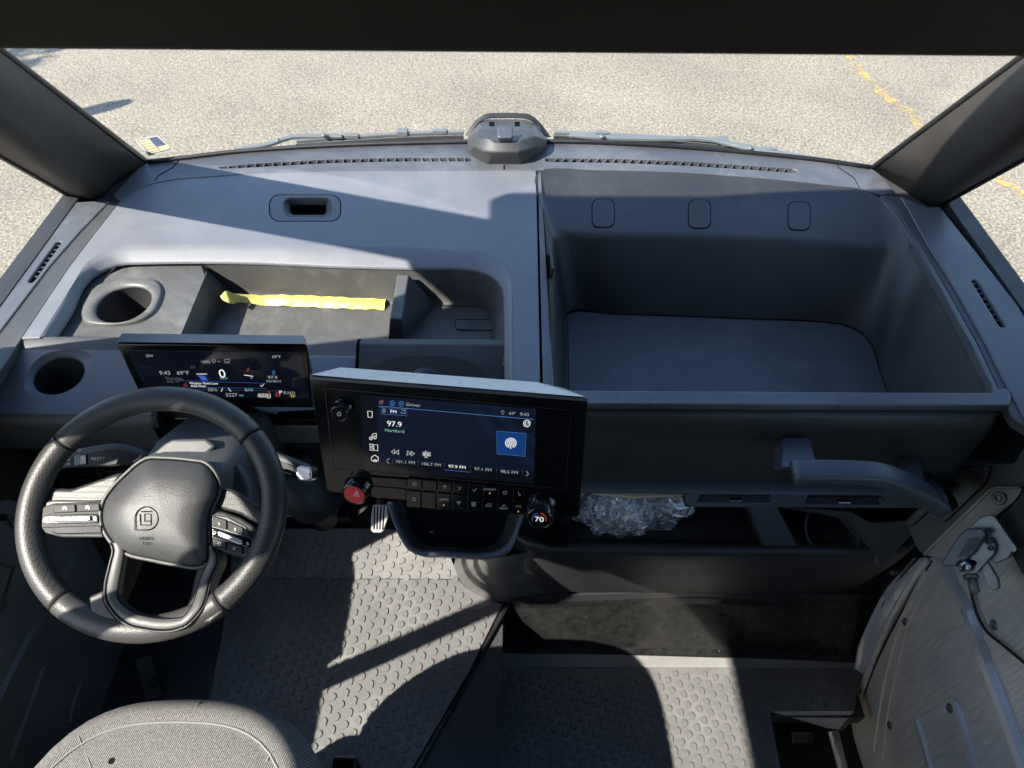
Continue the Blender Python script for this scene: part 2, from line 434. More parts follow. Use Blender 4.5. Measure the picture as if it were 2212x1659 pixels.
def loft(name, rows, m, parent=None, closed=False, caps=False, smooth=True, bevel=0.0, sub=0):
    n = len(rows[0]); v = [p for r in rows for p in r]; f = []
    for a in range(len(rows) - 1):
        for i in range(n if closed else n - 1):
            j = (i + 1) % n; f.append([a * n + i, a * n + j, (a + 1) * n + j, (a + 1) * n + i])
    if caps:
        f.append(list(range(n))[::-1]); f.append([(len(rows) - 1) * n + i for i in range(n)])
    return add(name, v, f, m, parent, smooth, bevel, sub=sub, recalc=True)
def frames(path, closed):
    k = len(path); T = []
    for i in range(k):
        a = path[(i - 1) % k] if (closed or i > 0) else path[i]; b = path[(i + 1) % k] if (closed or i < k - 1) else path[i]
        T.append((b - a).normalized())
    return T
def tube(name, path, rad, m, parent=None, closed=False, sides=10, up=None, flat=1.0, caps=True, smooth=True):
    path = [V3(p) for p in path]; T = frames(path, closed); rows = []
    ref = V3(up) if up else (V3((0, 0, 1)) if abs(T[0].z) < .9 else V3((1, 0, 0)))
    for i, p in enumerate(path):
        s = T[i].cross(ref)
        if s.length < 1e-5: s = T[i].cross(V3((1, 0, 0)))
        s.normalize(); q = s.cross(T[i]).normalized()
        r = rad[i] if isinstance(rad, (list, tuple)) else rad
        rows.append([p + s * (math.cos(2 * math.pi * a / sides) * r) + q * (math.sin(2 * math.pi * a / sides) * r * flat) for a in range(sides)])
    if closed: rows.append(rows[0])
    return loft(name, rows, m, parent, closed=True, caps=caps and not closed, smooth=smooth)
def bar(name, path, w, h, up, m, parent=None, bevel=0.004):
    path = [V3(p) for p in path]; T = frames(path, False); rows = []; up = V3(up)
    for i, p in enumerate(path):
        s = T[i].cross(up).normalized(); q = s.cross(T[i]).normalized()
        rows.append([p + s * (w / 2) + q * (h / 2), p - s * (w / 2) + q * (h / 2), p - s * (w / 2) - q * (h / 2), p + s * (w / 2) - q * (h / 2)])
    return loft(name, rows, m, parent, closed=True, caps=True, smooth=False, bevel=bevel)
def disc(c, U, Vv, r, n=28, r2=None, a0=0.0):
    r2 = r2 or r
    return [c + U * (r * math.cos(a0 + 2 * math.pi * i / n)) + Vv * (r2 * math.sin(a0 + 2 * math.pi * i / n)) for i in range(n)]
def rrect(fr, cx, cy, w, h, r, lift=0.0, n=5, skew=0.0):
    pts = []
    for (sx, sy, a0) in ((1, 1, 0), (-1, 1, 90), (-1, -1, 180), (1, -1, 270)):
        for k in range(n + 1):
            a = R(a0 + 90 * k / n)
            x = sx * (w / 2 - r) + r * math.cos(a); y = sy * (h / 2 - r) + r * math.sin(a)
            pts.append((cx + x, cy - y + skew * x))
    return fr.L(pts, lift)
def fillet(pts, r, n=5):
    pts = [V3(p) for p in pts]; out = []; k = len(pts)
    for i in range(k):
        a, b, c = pts[i - 1], pts[i], pts[(i + 1) % k]
        rr = min(r, (a - b).length * .45, (c - b).length * .45)
        p, q = b + (a - b).normalized() * rr, b + (c - b).normalized() * rr
        for j in range(n + 1):
            t = j / n; out.append(p * (1 - t) ** 2 + b * (2 * t * (1 - t)) + q * t * t)
    return out
FONT = bpy.data.fonts.get('Bfont') or None
def text(fr, s, px, py, h, m, parent, align='CENTER', lift=.0012, name='screen_text', slope=0.0, wide=1.0):
    """lettering lying in a frame: px,py = anchor on the middle line, h = capital height, both in picture units"""
    c = bpy.data.curves.new(name, 'FONT'); c.body = s; c.align_x = align; c.align_y = 'CENTER'
    p = fr.P(px, py, lift); q = fr.P(px + 10, py + slope * 10, lift); sz = (fr.P(px, py - h / 2, lift) - fr.P(px, py + h / 2, lift)).length
    c.size = sz / .69
    c.materials.append(MATS[m])
    o = bpy.data.objects.new(name, c); COL.objects.link(o)
    U = (q - p).normalized(); Vv = fr.N.cross(U)
    M = Matrix(((U.x * wide, Vv.x, fr.N.x, p.x), (U.y * wide, Vv.y, fr.N.y, p.y), (U.z * wide, Vv.z, fr.N.z, p.z), (0, 0, 0, 1)))
    o.parent = parent
    M.translation = p - org(parent)
    o.matrix_basis = M
    return o
def strokes(fr, lines, wpx, m, parent, lift=.0012, name='screen_icon'):
    v, f = [], []
    for ln in lines:
        pts = [V3((x, y, 0)) for x, y in ln]
        closed = (pts[0] - pts[-1]).length < .01
        if closed: pts = pts[:-1]
        k = len(pts); b = len(v)
        for i in range(k):
            a = pts[(i - 1) % k] if (closed or i) else pts[i]; c = pts[(i + 1) % k] if (closed or i < k - 1) else pts[i]
            t = (c - a).normalized(); nrm = V3((-t.y, t.x, 0)) * (wpx / 2)
            for s in (1, -1): v.append(fr.P(pts[i].x + nrm.x * s, pts[i].y + nrm.y * s, lift))
        for i in range(k if closed else k - 1):
            j = (i + 1) % k; f.append([b + 2 * i, b + 2 * i + 1, b + 2 * j + 1, b + 2 * j])
    return add(name, v, f, m, parent, recalc=False)
def arc(cx, cy, r, a0, a1, n=16, ry=None):
    ry = ry or r
    return [(cx + r * math.cos(R(a0 + (a1 - a0) * i / n)), cy + ry * math.sin(R(a0 + (a1 - a0) * i / n))) for i in range(n + 1)]
def flat(fr, pts, m, parent, lift, name='screen_panel'):
    return add(name, fr.L(pts, lift), [list(range(len(pts)))], m, parent, recalc=False)

from mathutils.bvhtree import BVHTree
def surf(o):
    me = o.data; g = ORG[o.name]
    return BVHTree.FromPolygons([v.co + g for v in me.vertices], [list(p.vertices) for p in me.polygons])
class Skin:
    """puts picture points on a built surface; lift = distance off the surface towards the camera"""
    def __init__(s, o): s.t = surf(o)
    def P(s, px, py, lift=0.0):
        k = ray(px, py).normalized(); h = s.t.ray_cast(CAM, k)
        if h[0] is None: return None
        n = h[1] if h[1].dot(k) < 0 else -h[1]
        s.N = n
        return h[0] + n * lift
    def L(s, pts, lift=0.0): return [q for q in (s.P(x, y, lift) for x, y in pts) if q is not None]
ZT = 1.55
UPZ = Frame((0, 0, ZT), (0, 0, 1), (1, 0, 0))
def Z(pts, z=ZT): return [onz(x, y, z) for x, y in pts]

# ================================================================== the setting
g = add('ground', [(-150, -150, 0), (150, -150, 0), (150, 150, 0), (-150, 150, 0)], [[0, 1, 2, 3]], 'asphalt'); props(g, kind='structure')
# worn yellow bay line, seen through the windscreen and again through the right window
pl = [onz(1835, 120, .004), onz(1880, 175, .004), onz(1925, 215, .004), onz(1975, 250, .004), onz(1990, 280, .004), onz(2090, 350, .004), onz(2170, 392, .004), onz(2210, 420, .004), onz(2240, 470, .004)]
pl = cr(pl, 60); rows = []
for i, p in enumerate(pl):
    wv = .034 + .014 * math.sin(i * 1.7) + .014 * random.random()
    rows.append([p + V3((-wv, -.01, 0)), p + V3((wv * .9, .01, 0))])
o = loft('painted_line', rows, 'worn_paint', smooth=False); props(o, kind='structure')

# things outside the frame on the left whose shadows reach the picture
post = thing('sign_post', 'grey steel post standing beyond the left window, its shadow on the asphalt', 'post', (-4.62, 3.86, 0))
tube('pole', [(-4.62, 3.86, 0), (-4.62, 3.86, 2.0), (-4.62, 3.86, 2.12)], [.085, .075, .045], 'post_grey', post, sides=14)
tr = thing('tree', 'leafy tree beyond the left window casting shade on the asphalt', 'tree', (-9.25, 3.2, 0))
tube('trunk', [(-9.25, 3.2, 0), (-9.2, 3.25, 1.5), (-9.15, 3.3, 3.2), (-8.95, 3.4, 4.4)], [.2, .16, .13, .06], 'bark', tr, sides=9)
for a in range(5):
    q = V3((-9.15, 3.3, 3.0 + .2 * a)); an = a * 1.4
    tube('limb', [q, q + V3((.6 * math.cos(an), .6 * math.sin(an), .6)), q + V3((1.1 * math.cos(an), 1.1 * math.sin(an), 1.3))], [.07, .045, .02], 'bark', tr, sides=6)
v, f = [], []
rng = random.Random(3)
for i in range(5200):
    th, ph = rng.random() * 6.283, math.acos(rng.uniform(-1, 1)); rr = rng.random() ** .4
    c = V3((-9.2 + 1.4 * rr * math.sin(ph) * math.cos(th), 3.4 + 1.5 * rr * math.sin(ph) * math.sin(th), 4.6 + 1.2 * rr * math.cos(ph)))
    if mnoise.noise(c * 1.3) < -.12: continue
    a = V3((rng.uniform(-1, 1), rng.uniform(-1, 1), rng.uniform(-.6, .6))).normalized(); b = a.cross(V3((rng.uniform(-1, 1), rng.uniform(-1, 1), 1))).normalized()
    s = rng.uniform(.05, .09); k = len(v)
    v += [c - a * s, c + b * s * .5, c + a * s, c - b * s * .5]; f.append([k, k + 1, k + 2, k + 3])
add('crown', v, f, 'leaf', tr, recalc=False)

# cab shell ------------------------------------------------------
def S(o): props(o, kind='structure'); return o
S(box('roof', (-1.06, -1.2, 2.74), (1.06, .79, 2.80), 'lining', bevel=.01))
S(box('rear_wall', (-1.06, -1.26, .2), (1.06, -1.2, 2.74), 'lining'))
shell = {}
for sx, nm in ((-1, 'wall_left'), (1, 'wall_right')):
    e = bpy.data.objects.new(nm, None); COL.objects.link(e); e.location = (sx * 1.05, .3, .2); ORG[e.name] = V3(e.location); S(e); shell[sx] = e
    x0, x1 = sorted((sx * 1.015, sx * 1.055))
    box('lower_panel', (x0, .72, .25), (x1, 1.58, 1.555), 'black', e)
    box('sill_panel', (x0, -1.2, .25), (x1, .718, 1.43), 'floor_metal', e)
    box('rear_post', (x0, -1.2, 1.432), (x1, -.82, 2.52), 'lining', e)
    box('top_rail', (x0, -1.2, 2.522), (x1, .70, 2.74), 'lining', e)
    a = [(-.82, 1.432), (.71, 1.432), (.74, 1.56), (1.46, 1.56), (.71, 2.52), (-.82, 2.52)]
    prism('door_post', [V3((sx * 1.02, y, z)) for y, z in ((.56, 1.434), (.87, 1.56), (.88, 1.66), (.60, 2.34), (.54, 2.52), (.31, 2.52), (.37, 2.30), (.53, 1.70))], (sx * .03, 0, 0), 'black', e)
    add('window_glass', [V3((sx * 1.035, y, z)) for y, z in a], [list(range(6))], 'glass', e)
prism('window_mullion', [V3((-1.02, y, z)) for y, z in ((.212, 1.433), (.257, 1.433), (.115, 2.40), (.07, 2.40))], (-.03, 0, 0), 'black', shell[-1], bevel=.004)
prism('shade_panel', [V3((-1.021, y, z)) for y, z in ((.365, 2.27), (.09, 2.36), (-.02, 2.45), (-.05, 2.521), (.33, 2.521))], (-.028, 0, 0), 'black', shell[-1], bevel=.004)  # added panel, out of view, that keeps sun off the right of the wheel
S(box('cab_floor', (-1.0, -1.2, .69), (-.02, 1.5, .738), 'floor_metal'))
S(prism('step_floor', [V3((x, y, .49)) for x, y in ((-.1, -1.2), (.672, -1.2), (.672, .60), (.93, .60), (.93, 1.45), (-.1, 1.45))], (0, 0, .048), 'floor_metal'))
S(box('firewall', (-1.0, 1.46, .5), (1.0, 1.5, 1.52), 'void'))
hood = add('hood', [(-.95, 1.66, 1.46), (0, 1.80, 1.47), (.95, 1.66, 1.46), (-.9, 2.2, 1.18), (0, 2.3, 1.2), (.9, 2.2, 1.18), (-.9, 2.3, .6), (0, 2.4, .6), (.9, 2.3, .6)], [[0, 1, 4, 3], [1, 2, 5, 4], [3, 4, 7, 6], [4, 5, 8, 7]], 'body_paint', smooth=True); S(hood)

# windscreen -----------------------------------------------------
base_px = [(318, 352), (400, 343), (500, 331), (620, 322), (760, 315), (900, 311), (1050, 308), (1200, 308), (1350, 313), (1500, 322), (1650, 335), (1780, 349), (1882, 364)]
base = Z(base_px, 1.555)
GN = 40
b_row = cr(base, GN)
top_row = cr([V3((-.885, .797, 2.564)), V3((-.5, .88, 2.58)), V3((0, .915, 2.585)), V3((.5, .885, 2.58)), V3((.885, .815, 2.564))], GN)
ws = thing('windshield', 'wide clear raked windshield above the dashboard', 'windshield', (0, 1.69, 1.555))
loft('glass_pane', [[b_row[i].lerp(top_row[i], t) + V3((0, .05, .04)) * math.sin(math.pi * t) for i in range(GN)] for t in (0, .2, .4, .6, .8, 1)], 'glass', ws)
tube('rubber_seal', [p + V3((0, .004, .001)) for p in b_row], .006, 'frit', ws, sides=8)
hd = thing('windshield_header', 'dark trim bar along the top edge of the windshield, above the view', 'trim', (0, .8, 2.64))
loft('trim_bar', [[p + V3((0, dy, dz)) for p in top_row] for dy, dz in ((.012, -.003), (0, -.006), (-.05, -.004), (-.09, .03), (-.16, .17), (-.10, .18), (-.01, .03))], 'header', hd)
# unseen visor added at the header so that its corner shades the lid
vis = thing('shade_visor', 'unseen grey visor added under the roof to cast a notch of shade on the lid', 'visor', (-.7, .7, 2.6))
prism('visor_flap', fillet([V3((-.80, .79, 2.545)), V3((-.62, .825, 2.55)), V3((-.62, .64, 2.575)), V3((-.80, .62, 2.575))], .03), (0, 0, .014), 'pillar_fabric', vis, bevel=.004)

# pillars --------------------------------------------------------
def pillar(sx, label):
    t = thing('windshield_pillar', label, 'pillar', (sx * .95, 1.5, 1.5), 'pillars beside the windshield')
    W0 = onz(*((320, 352) if sx < 0 else (1880, 366)), 1.53); S0 = onz(*((163, 430) if sx < 0 else (2030, 444)), 1.53); I0 = onz(*((212, 436) if sx < 0 else (2004, 448)), 1.53)
    A0 = onz(*((255, 398) if sx < 0 else (1950, 412)), 1.53)
    W1, I1, S1 = V3((sx * .885, .787, 2.567)), V3((sx * .79, .642, 2.567)), V3((sx * .985, .64, 2.567))
    A1 = V3((sx * .79, .732, 2.567))
    out0, out1 = V3((sx * 1.06, 1.60, 1.53)), V3((sx * 1.02, .80, 2.567))
    rows = []
    for k in range(9):
        tt = k / 8
        w_, a_, i_, s_, o_ = W0.lerp(W1, tt), A0.lerp(A1, tt), I0.lerp(I1, tt), S0.lerp(S1, tt), out0.lerp(out1, tt)
        def mp_(p, q, t_, k=.003): return p.lerp(q, t_) + V3((-sx * k, -k, 0))
        sec = cr([w_, mp_(w_, a_, .1, .001), mp_(w_, a_, .5), mp_(w_, a_, .9, .002), mp_(a_, i_, .1, .002), mp_(a_, i_, .5), mp_(a_, i_, .88, .001), i_.lerp(s_, .12), mp_(i_, s_, .5, .001), s_.lerp(i_, .05), s_], 34) + [o_]
        rows.append(sec)
    loft('pillar_cover', rows, 'pillar_fabric', t, closed=True, caps=True)
    tube('window_seal', [S0 + V3((0, .002, 0)), S1], .007, 'frit', t, sides=6)
    tube('glass_seal', [W0 + V3((sx * .004, .002, 0)), W1 + V3((sx * .004, .002, 0))], .0085, 'frit', t, sides=8)
    return t
pillar(-1, 'dark windshield pillar on the left, over the driver side of the dashboard')
pillar(1, 'dark windshield pillar on the right, beside the storage bin')

# overhead shelf close to the camera ------------------------------
sh = thing('overhead_shelf', 'blurred black overhead shelf edge across the top of the view', 'shelf', (0, .55, 2.3))
e0, e1 = ony(-400, 117, .52), ony(2612, 140, .52)
zb = lambda x: e0.z + (e1.z - e0.z) * (x - e0.x) / (e1.x - e0.x)
rows = []
for x in (-.98, -.5, 0, .5, .98):
    b = zb(x); rows.append([V3((x, .52, b + .02)), V3((x, .524, b + .006)), V3((x, .532, b)), V3((x, .64, b + .012)), V3((x, .66, b + .1)), V3((x, .64, b + .24)), V3((x, .50, b + .24)), V3((x, .51, b + .1))])
loft('shelf_body', rows, 'header', sh, closed=True, caps=True)

# ================================================================== dashboard
dash = thing('dashboard', 'wide blue grey plastic dashboard with storage trays and vents', 'dashboard', (0, 1.2, 1.2))
lidfar = [(258, 436), (268, 428), (283, 419), (307, 404), (333, 394), (383, 385), (467, 379), (567, 371), (737, 367), (950, 366), (1158, 366)]
chout = [(86, 729), (130, 660), (179, 580), (190, 567), (206, 555), (226, 544), (248, 536), (285, 530), (322, 528), (546, 527), (737, 532), (900, 536), (1004, 541), (1030, 544), (1054, 550), (1074, 558), (1087, 567), (1098, 580), (1104, 597), (1106, 635), (1107, 700), (1108, 836)]
outer = Z([(46, 731), (100, 650), (149, 577), (205, 504)] + lidfar + [(1163, 600), (1167, 836)] + chout[::-1])
hole = rrect(UPZ, 659, 449, 156, 59, 22)
plate('driver_top_pad', outer, [hole], (0, 0, -.03), 'dash_top', dash, bevel=.003)
chin = [(119, 729), (150, 682), (206, 592), (217, 585), (231, 579), (244, 573), (260, 569), (300, 567), (347, 566), (546, 567), (737, 575), (900, 579), (1020, 582), (1040, 586), (1057, 592), (1071, 602), (1080, 612), (1085, 622), (1087, 635), (1088, 660), (1089, 700), (1090, 836)]
n = 70
co, ci = cr(Z(chout), n), cr(Z(chin, 1.53), n)
loft('tray_surround', [co, [a.lerp(b, .05) + V3((0, 0, .0008)) for a, b in zip(co, ci)], [a.lerp(b, .5) + V3((0, 0, .004)) for a, b in zip(co, ci)], [a.lerp(b, .93) for a, b in zip(co, ci)], ci, [b + V3((0, 0, -.006)) for b in ci]], 'dash_top', dash)
# lid handle recess
lat = plate('lid_handle', rrect(UPZ, 659, 449, 152, 56, 21), [rrect(UPZ, 664, 447, 104, 40, 16)], (0, 0, -.02), 'dash_trim', dash, bevel=.0025)
top = rrect(Frame((0, 0, ZT), (0, 0, 1), (1, 0, 0)), 664, 447, 104, 40, 16); bot = [onz(0, 0, 1.5)] and rrect(Frame((0, 0, 1.53), (0, 0, 1), (1, 0, 0)), 666, 449, 78, 30, 9); bot2 = [p + V3((0, 0, -.05)) for p in bot]
loft('handle_scoop', [top, [p.lerp(q, .9) for p, q in zip(top, bot)], bot], 'dash_trim', lat, closed=True)
loft('handle_pocket', [[p + V3((0, 0, -.001)) for p in bot], bot2, [p.lerp(sum(bot2, V3()) / len(bot2), .99) for p in bot2]], 'black', lat, closed=True, smooth=False)

# driver tray ------------------------------------------------------
rim_z, plat_z, fl_z = 1.527, 1.515, 1.432
cup1 = [onz(267 + 61 * math.cos(a) - 6 * math.sin(a), 657 + 39 * math.sin(a) - 10 * math.cos(a), plat_z + .006) for a in [2 * math.pi * i / 36 for i in range(36)]]
plo = Z([(119, 729), (150, 682), (206, 592), (217, 585), (231, 579), (260, 569), (347, 566), (432, 566), (440, 577), (446, 590), (392, 719), (375, 760), (100, 760)], plat_z)
UP1 = Frame((0, 0, plat_z), (0, 0, 1), (1, 0, 0))
ring_px = [(175, 680), (183, 650), (205, 622), (240, 608), (300, 603), (335, 606), (352, 622), (350, 650), (335, 678), (310, 695), (270, 704), (215, 706), (185, 700)]
ring_o = cr([UP1.P(*p) for p in ring_px], 36, True)
def align(loop, ref):
    c = sum(ref, V3()) / len(ref); a0 = math.atan2(ref[0].y - c.y, ref[0].x - c.x)
    def ang(p): return (math.atan2(p.y - c.y, p.x - c.x) - a0) % (2 * math.pi)
    s = 1 if ang(ref[2]) < math.pi else -1
    lp = loop if (ang(loop[2]) - ang(loop[0])) % (2 * math.pi) < math.pi else loop[::-1]
    if s < 0: lp = lp[::-1] if (ang(lp[2]) - ang(lp[0])) % (2 * math.pi) < math.pi else lp
    k = min(range(len(lp)), key=lambda i: min(ang(lp[i]), 2 * math.pi - ang(lp[i])))
    return lp[k:] + lp[:k]
plate('cup_platform', plo, [ring_o], (0, 0, -.01), 'tray_plastic', dash)
c1 = align(cup1, ring_o)
ring_m = [a.lerp(b, .22) + V3((0, 0, .007)) for a, b in zip(ring_o, c1)]
cup = loft('cup_holder', [ring_o, [a.lerp(b, .1) + V3((0, 0, .005)) for a, b in zip(ring_o, c1)], ring_m, [a.lerp(b, .6) + V3((0, 0, .004)) for a, b in zip(ring_o, c1)], c1, [p + V3((0, 0, -.006)) for p in c1]], 'tray_plastic', dash, closed=True)
cc = sum(c1, V3()) / 36
loft('cup_well', [[p + V3((0, 0, -.005)) for p in c1], [p.lerp(cc, .08) + V3((0, 0, -.13)) for p in c1], [p.lerp(cc, .98) + V3((0, 0, -.13)) for p in c1]], 'black', cup, closed=True)
# tray walls and floor
rimline = cr(Z([(432, 566), (546, 568), (737, 576), (900, 580), (1020, 583), (1057, 593), (1080, 613), (1087, 637), (1089, 700), (1090, 790)], rim_z), 60)
flline = cr(Z([(506, 634), (600, 640), (737, 647), (850, 653), (1020, 656), (1046, 660), (1059, 672), (1062, 690), (1064, 720), (1066, 790)], fl_z), 60)
loft('tray_wall', [rimline, [a.lerp(b, .06) for a, b in zip(rimline, flline)], [a.lerp(b, .8) for a, b in zip(rimline, flline)], [a.lerp(b, .95) + V3((0, -.002, .0)) for a, b in zip(rimline, flline)], [b + V3((0, -.006, 0)) for b in flline]], 'tray_plastic', dash)
loft('tray_ramp', [lin([onz(432, 567, rim_z), onz(446, 588, plat_z), onz(392, 719, plat_z), onz(370, 770, plat_z)], 8), lin([onz(470, 604, 1.48), onz(484, 617, 1.465), onz(424, 719, 1.465), onz(400, 770, 1.465)], 8), lin([onz(500, 625, 1.436), onz(506, 634, fl_z), onz(446, 719, fl_z), onz(420, 790, fl_z)], 8)], 'tray_plastic', dash, smooth=False)
add('tray_floor', [p for p in Z([(440, 628), (506, 628), (1066, 650), (1070, 800), (380, 800)], fl_z)], [[0, 1, 2, 3, 4]], 'tray_plastic', dash)
a, b = onz(858, 592, 1.522), onz(883, 592, 1.522)
fin = [a, b, onz(868, 690, 1.503), onz(842, 688, 1.503)]
fb = [onz(850, 655, fl_z), onz(942, 657, fl_z), onz(870, 733, fl_z), onz(838, 733, fl_z)]
fb[0] = V3((a.x - .005, fb[0].y, fl_z))
add('tray_divider', fin + fb, [[0, 1, 2, 3], [0, 3, 7, 4], [3, 2, 6, 7], [2, 1, 5, 6], [1, 0, 4, 5]], 'tray_plastic', dash, bevel=.004)
UFL = Frame((0, 0, fl_z), (0, 0, 1), (1, 0, 0))
prism('flap_cover', rrect(UFL, 1025, 699, 80, 26, 7, .0025), (0, 0, -.002), 'tray_plastic', dash, bevel=.001)
strokes(UFL, [[(985, 690), (1062, 690)]], 1.2, 'void', dash, .0032, 'panel_gap')
strokes(UFL, [[(985, 690), (982, 700), (985, 711), (1063, 714), (1064, 745)]], 1.2, 'void', dash, .0032, 'panel_gap')
strokes(UFL, [[(905, 660), (1030, 660), (1052, 668), (1060, 685)]], 1.2, 'void', dash, .0032, 'panel_gap')
strokes(UFL, [[(1012, 692), (1035, 690), (1028, 698), (1014, 698), (1012, 692)], [(1014, 702), (1034, 703)]], 1.2, 'dash_dark', dash, .0034, 'embossed_symbol')

# pads between the tray and the driver ------------------------------
prof = [(.985, 1.49), (.982, 1.538), (.974, 1.546), (.960, 1.544), (.948, 1.537), (.832, 1.486), (.824, 1.478), (.820, 1.46), (.820, 1.40), (.826, 1.385), (.84, 1.375), (.878, 1.368)]
def slab(x0, x1, pr, nm, m, par, nx=2):
    return loft(nm, [[V3((x0 + (x1 - x0) * i / (nx - 1), y, z)) for y, z in pr] for i in range(nx)], m, par, smooth=False, bevel=.003)
SL = Frame((0, .948, 1.537), (0, -(1.537 - 1.486), (.948 - .832)), (1, 0, 0))      # the sloping face of the pad
cup2 = [SL.P(127 + 56 * math.cos(a) - 5 * math.sin(a), 811 + 41 * math.sin(a) - 8 * math.cos(a), -.008) for a in [2 * math.pi * i / 36 for i in range(36)]]
r2_px = [(52, 838), (56, 815), (72, 785), (95, 766), (130, 757), (180, 758), (200, 768), (203, 790), (190, 820), (165, 848), (130, 860), (80, 858)]
r2 = cr([SL.P(*p) for p in r2_px], 36, True); c2 = align(cup2, r2)
xl, xr = -1.01, -.655
plate('side_pad', [V3((xl, .948, 1.537)), V3((xr, .948, 1.537)), V3((xr, .832, 1.486)), V3((xl, .832, 1.486))], [r2], (0, 0, -.004), 'dash_top', dash)
cup2o = loft('cup_holder', [r2, [a.lerp(b, .12) + V3((0, 0, -.001)) for a, b in zip(r2, c2)], [a.lerp(b, .9) for a, b in zip(r2, c2)], c2, [p + V3((0, 0, -.006)) for p in c2]], 'dash_top', dash, closed=True)
c2c = sum(c2, V3()) / 36
loft('cup_well', [[p + V3((0, 0, -.005)) for p in c2], [p.lerp(c2c, .08) + V3((0, 0, -.09)) for p in c2], [p.lerp(c2c, .98) + V3((0, 0, -.09)) for p in c2]], 'black', cup2o, closed=True)
slab(-1.01, xr, prof[:5], 'pad_roll', 'dash_dark', dash)
slab(-1.01, xr, prof[5:], 'pad_front', 'dash_dark', dash)
prof2 = [(1.0, 1.44), (.998, 1.474), (.99, 1.480), (.95, 1.474), (.90, 1.455), (.87, 1.44), (.846, 1.43), (.846, 1.39), (.850, 1.378), (.862, 1.372), (.878, 1.368)]
slab(xr, -.06, prof2, 'middle_pad', 'dash_top', dash)
prism('pad_end', [V3((xr, y, z)) for y, z in prof], (-.012, 0, 0), 'dash_dark', dash)
# centre lid behind the screen
cp = [(1.0, 1.44), (1.0, 1.518), (.992, 1.528), (.975, 1.530), (.945, 1.512), (.86, 1.455), (.85, 1.40)]
xa, xb = onz(780, 745, 1.52).x, onz(1100, 745, 1.52).x
slab(xa, xb, cp, 'centre_pad', 'dash_dark', dash)
for x in (xa, xb): add('pad_side', [V3((x, y, z)) for y, z in cp] + [V3((x, .95, 1.40))], [list(range(len(cp) + 1))], 'dash_dark', dash)
slab(xa - .008, xa - .0005, [(y + .004, z - .004) for y, z in cp], 'pad_gap', 'void', dash)
CL = Frame((0, .945, 1.5121), (0, -.057, .085), (1, 0, 0))
prism('smooth_patch', cr([CL.P(*p, .002) for p in [(800, 800), (840, 775), (900, 768), (970, 770), (1030, 790), (1060, 830), (930, 850), (820, 840)]], 32, True), (0, 0, -.002), 'fascia', dash, bevel=.001)

# windscreen strip with defroster grilles -----------------------------
far = cr(Z(base_px, 1.552), 90)
near_px = [(160, 438), (200, 432), (236, 434), (283, 419), (333, 394), (383, 385), (467, 378), (567, 370), (737, 366), (950, 365), (1160, 364), (1330, 366), (1475, 371), (1641, 383), (1808, 400), (1859, 407), (1905, 420), (1960, 436), (2010, 446)]
def strip_pts(pxs, z): return cr(Z(pxs, z), 90)
slotL = [(470, 360), (560, 352), (700, 344), (850, 340), (1016, 340), (1020, 344), (1016, 348), (850, 348), (700, 352), (560, 360), (478, 364)]
slotR = [(1176, 345), (1182, 341), (1330, 342), (1480, 348), (1620, 357), (1712, 364), (1724, 369), (1716, 373), (1620, 366), (1480, 357), (1330, 351), (1182, 349)]
stro = Z([(p[0], p[1]) for p in base_px] + [(1895, 372), (1935, 415), (1905, 420), (1859, 408), (1808, 401), (1641, 384), (1475, 372), (1330, 368), (1164, 367), (1158, 367), (950, 367), (737, 368), (567, 372), (467, 380), (383, 386), (333, 395), (307, 405), (283, 420), (262, 434), (245, 420), (300, 362)], 1.552)
plate('windshield_trim', stro, [Z(slotL, 1.552), Z(slotR, 1.552)], (0, 0, -.02), 'dash_trim', dash, bevel=.002)
for sl, nm in ((slotL, 'defroster_vent'), (slotR, 'defroster_vent')):
    c = Z(sl, 1.53); vt = add(nm, c, [list(range(len(c)))], 'black', dash)
    h = len(sl) // 2
    up_, lo_ = (sl[:5], sl[5:][::-1]) if sl is slotL else (sl[1:6], sl[6:][::-1][:5])
    up3, lo3 = cr(Z(up_, 1.551), 30), cr(Z(lo_, 1.551), 30)
    for i in range(1, 29):
        a, b = up3[i], lo3[i]; t = V3((.0016, 0, 0)); sk = V3((.006, 0, 0))
        add('slat', [a - t + sk, a + t + sk, b + t - sk, b - t - sk] + [p + V3((0, 0, -.012)) for p in (a - t + sk, a + t + sk, b + t - sk, b - t - sk)], [[0, 1, 2, 3], [0, 3, 7, 4], [1, 5, 6, 2], [0, 4, 5, 1], [3, 2, 6, 7]], 'dash_trim', vt)
strokes(Frame((0, 0, 1.552), (0, 0, 1), (1, 0, 0)), [[(389, 343), (372, 362), (340, 380), (334, 392)]], 1.6, 'void', dash, .0008, 'panel_gap')
strokes(Frame((0, 0, 1.552), (0, 0, 1), (1, 0, 0)), [[(1806, 350), (1812, 362), (1845, 384), (1857, 406)]], 1.6, 'void', dash, .0008, 'panel_gap')
strokes(Frame((0, 0, 1.552), (0, 0, 1), (1, 0, 0)), [[(1089, 356), (1089, 366)]], 3.2, 'void', dash, .0008, 'panel_gap')

for pts_ in ([(150, 446), (215, 441), (262, 440), (300, 402), (345, 352), (300, 345), (200, 380)], [(2040, 455), (2000, 455), (1940, 428), (1895, 420), (1862, 372), (1900, 345), (2000, 400)]):
    prism('corner_trim', Z(pts_, 1.536), (0, 0, -.02), 'dash_dark', dash)
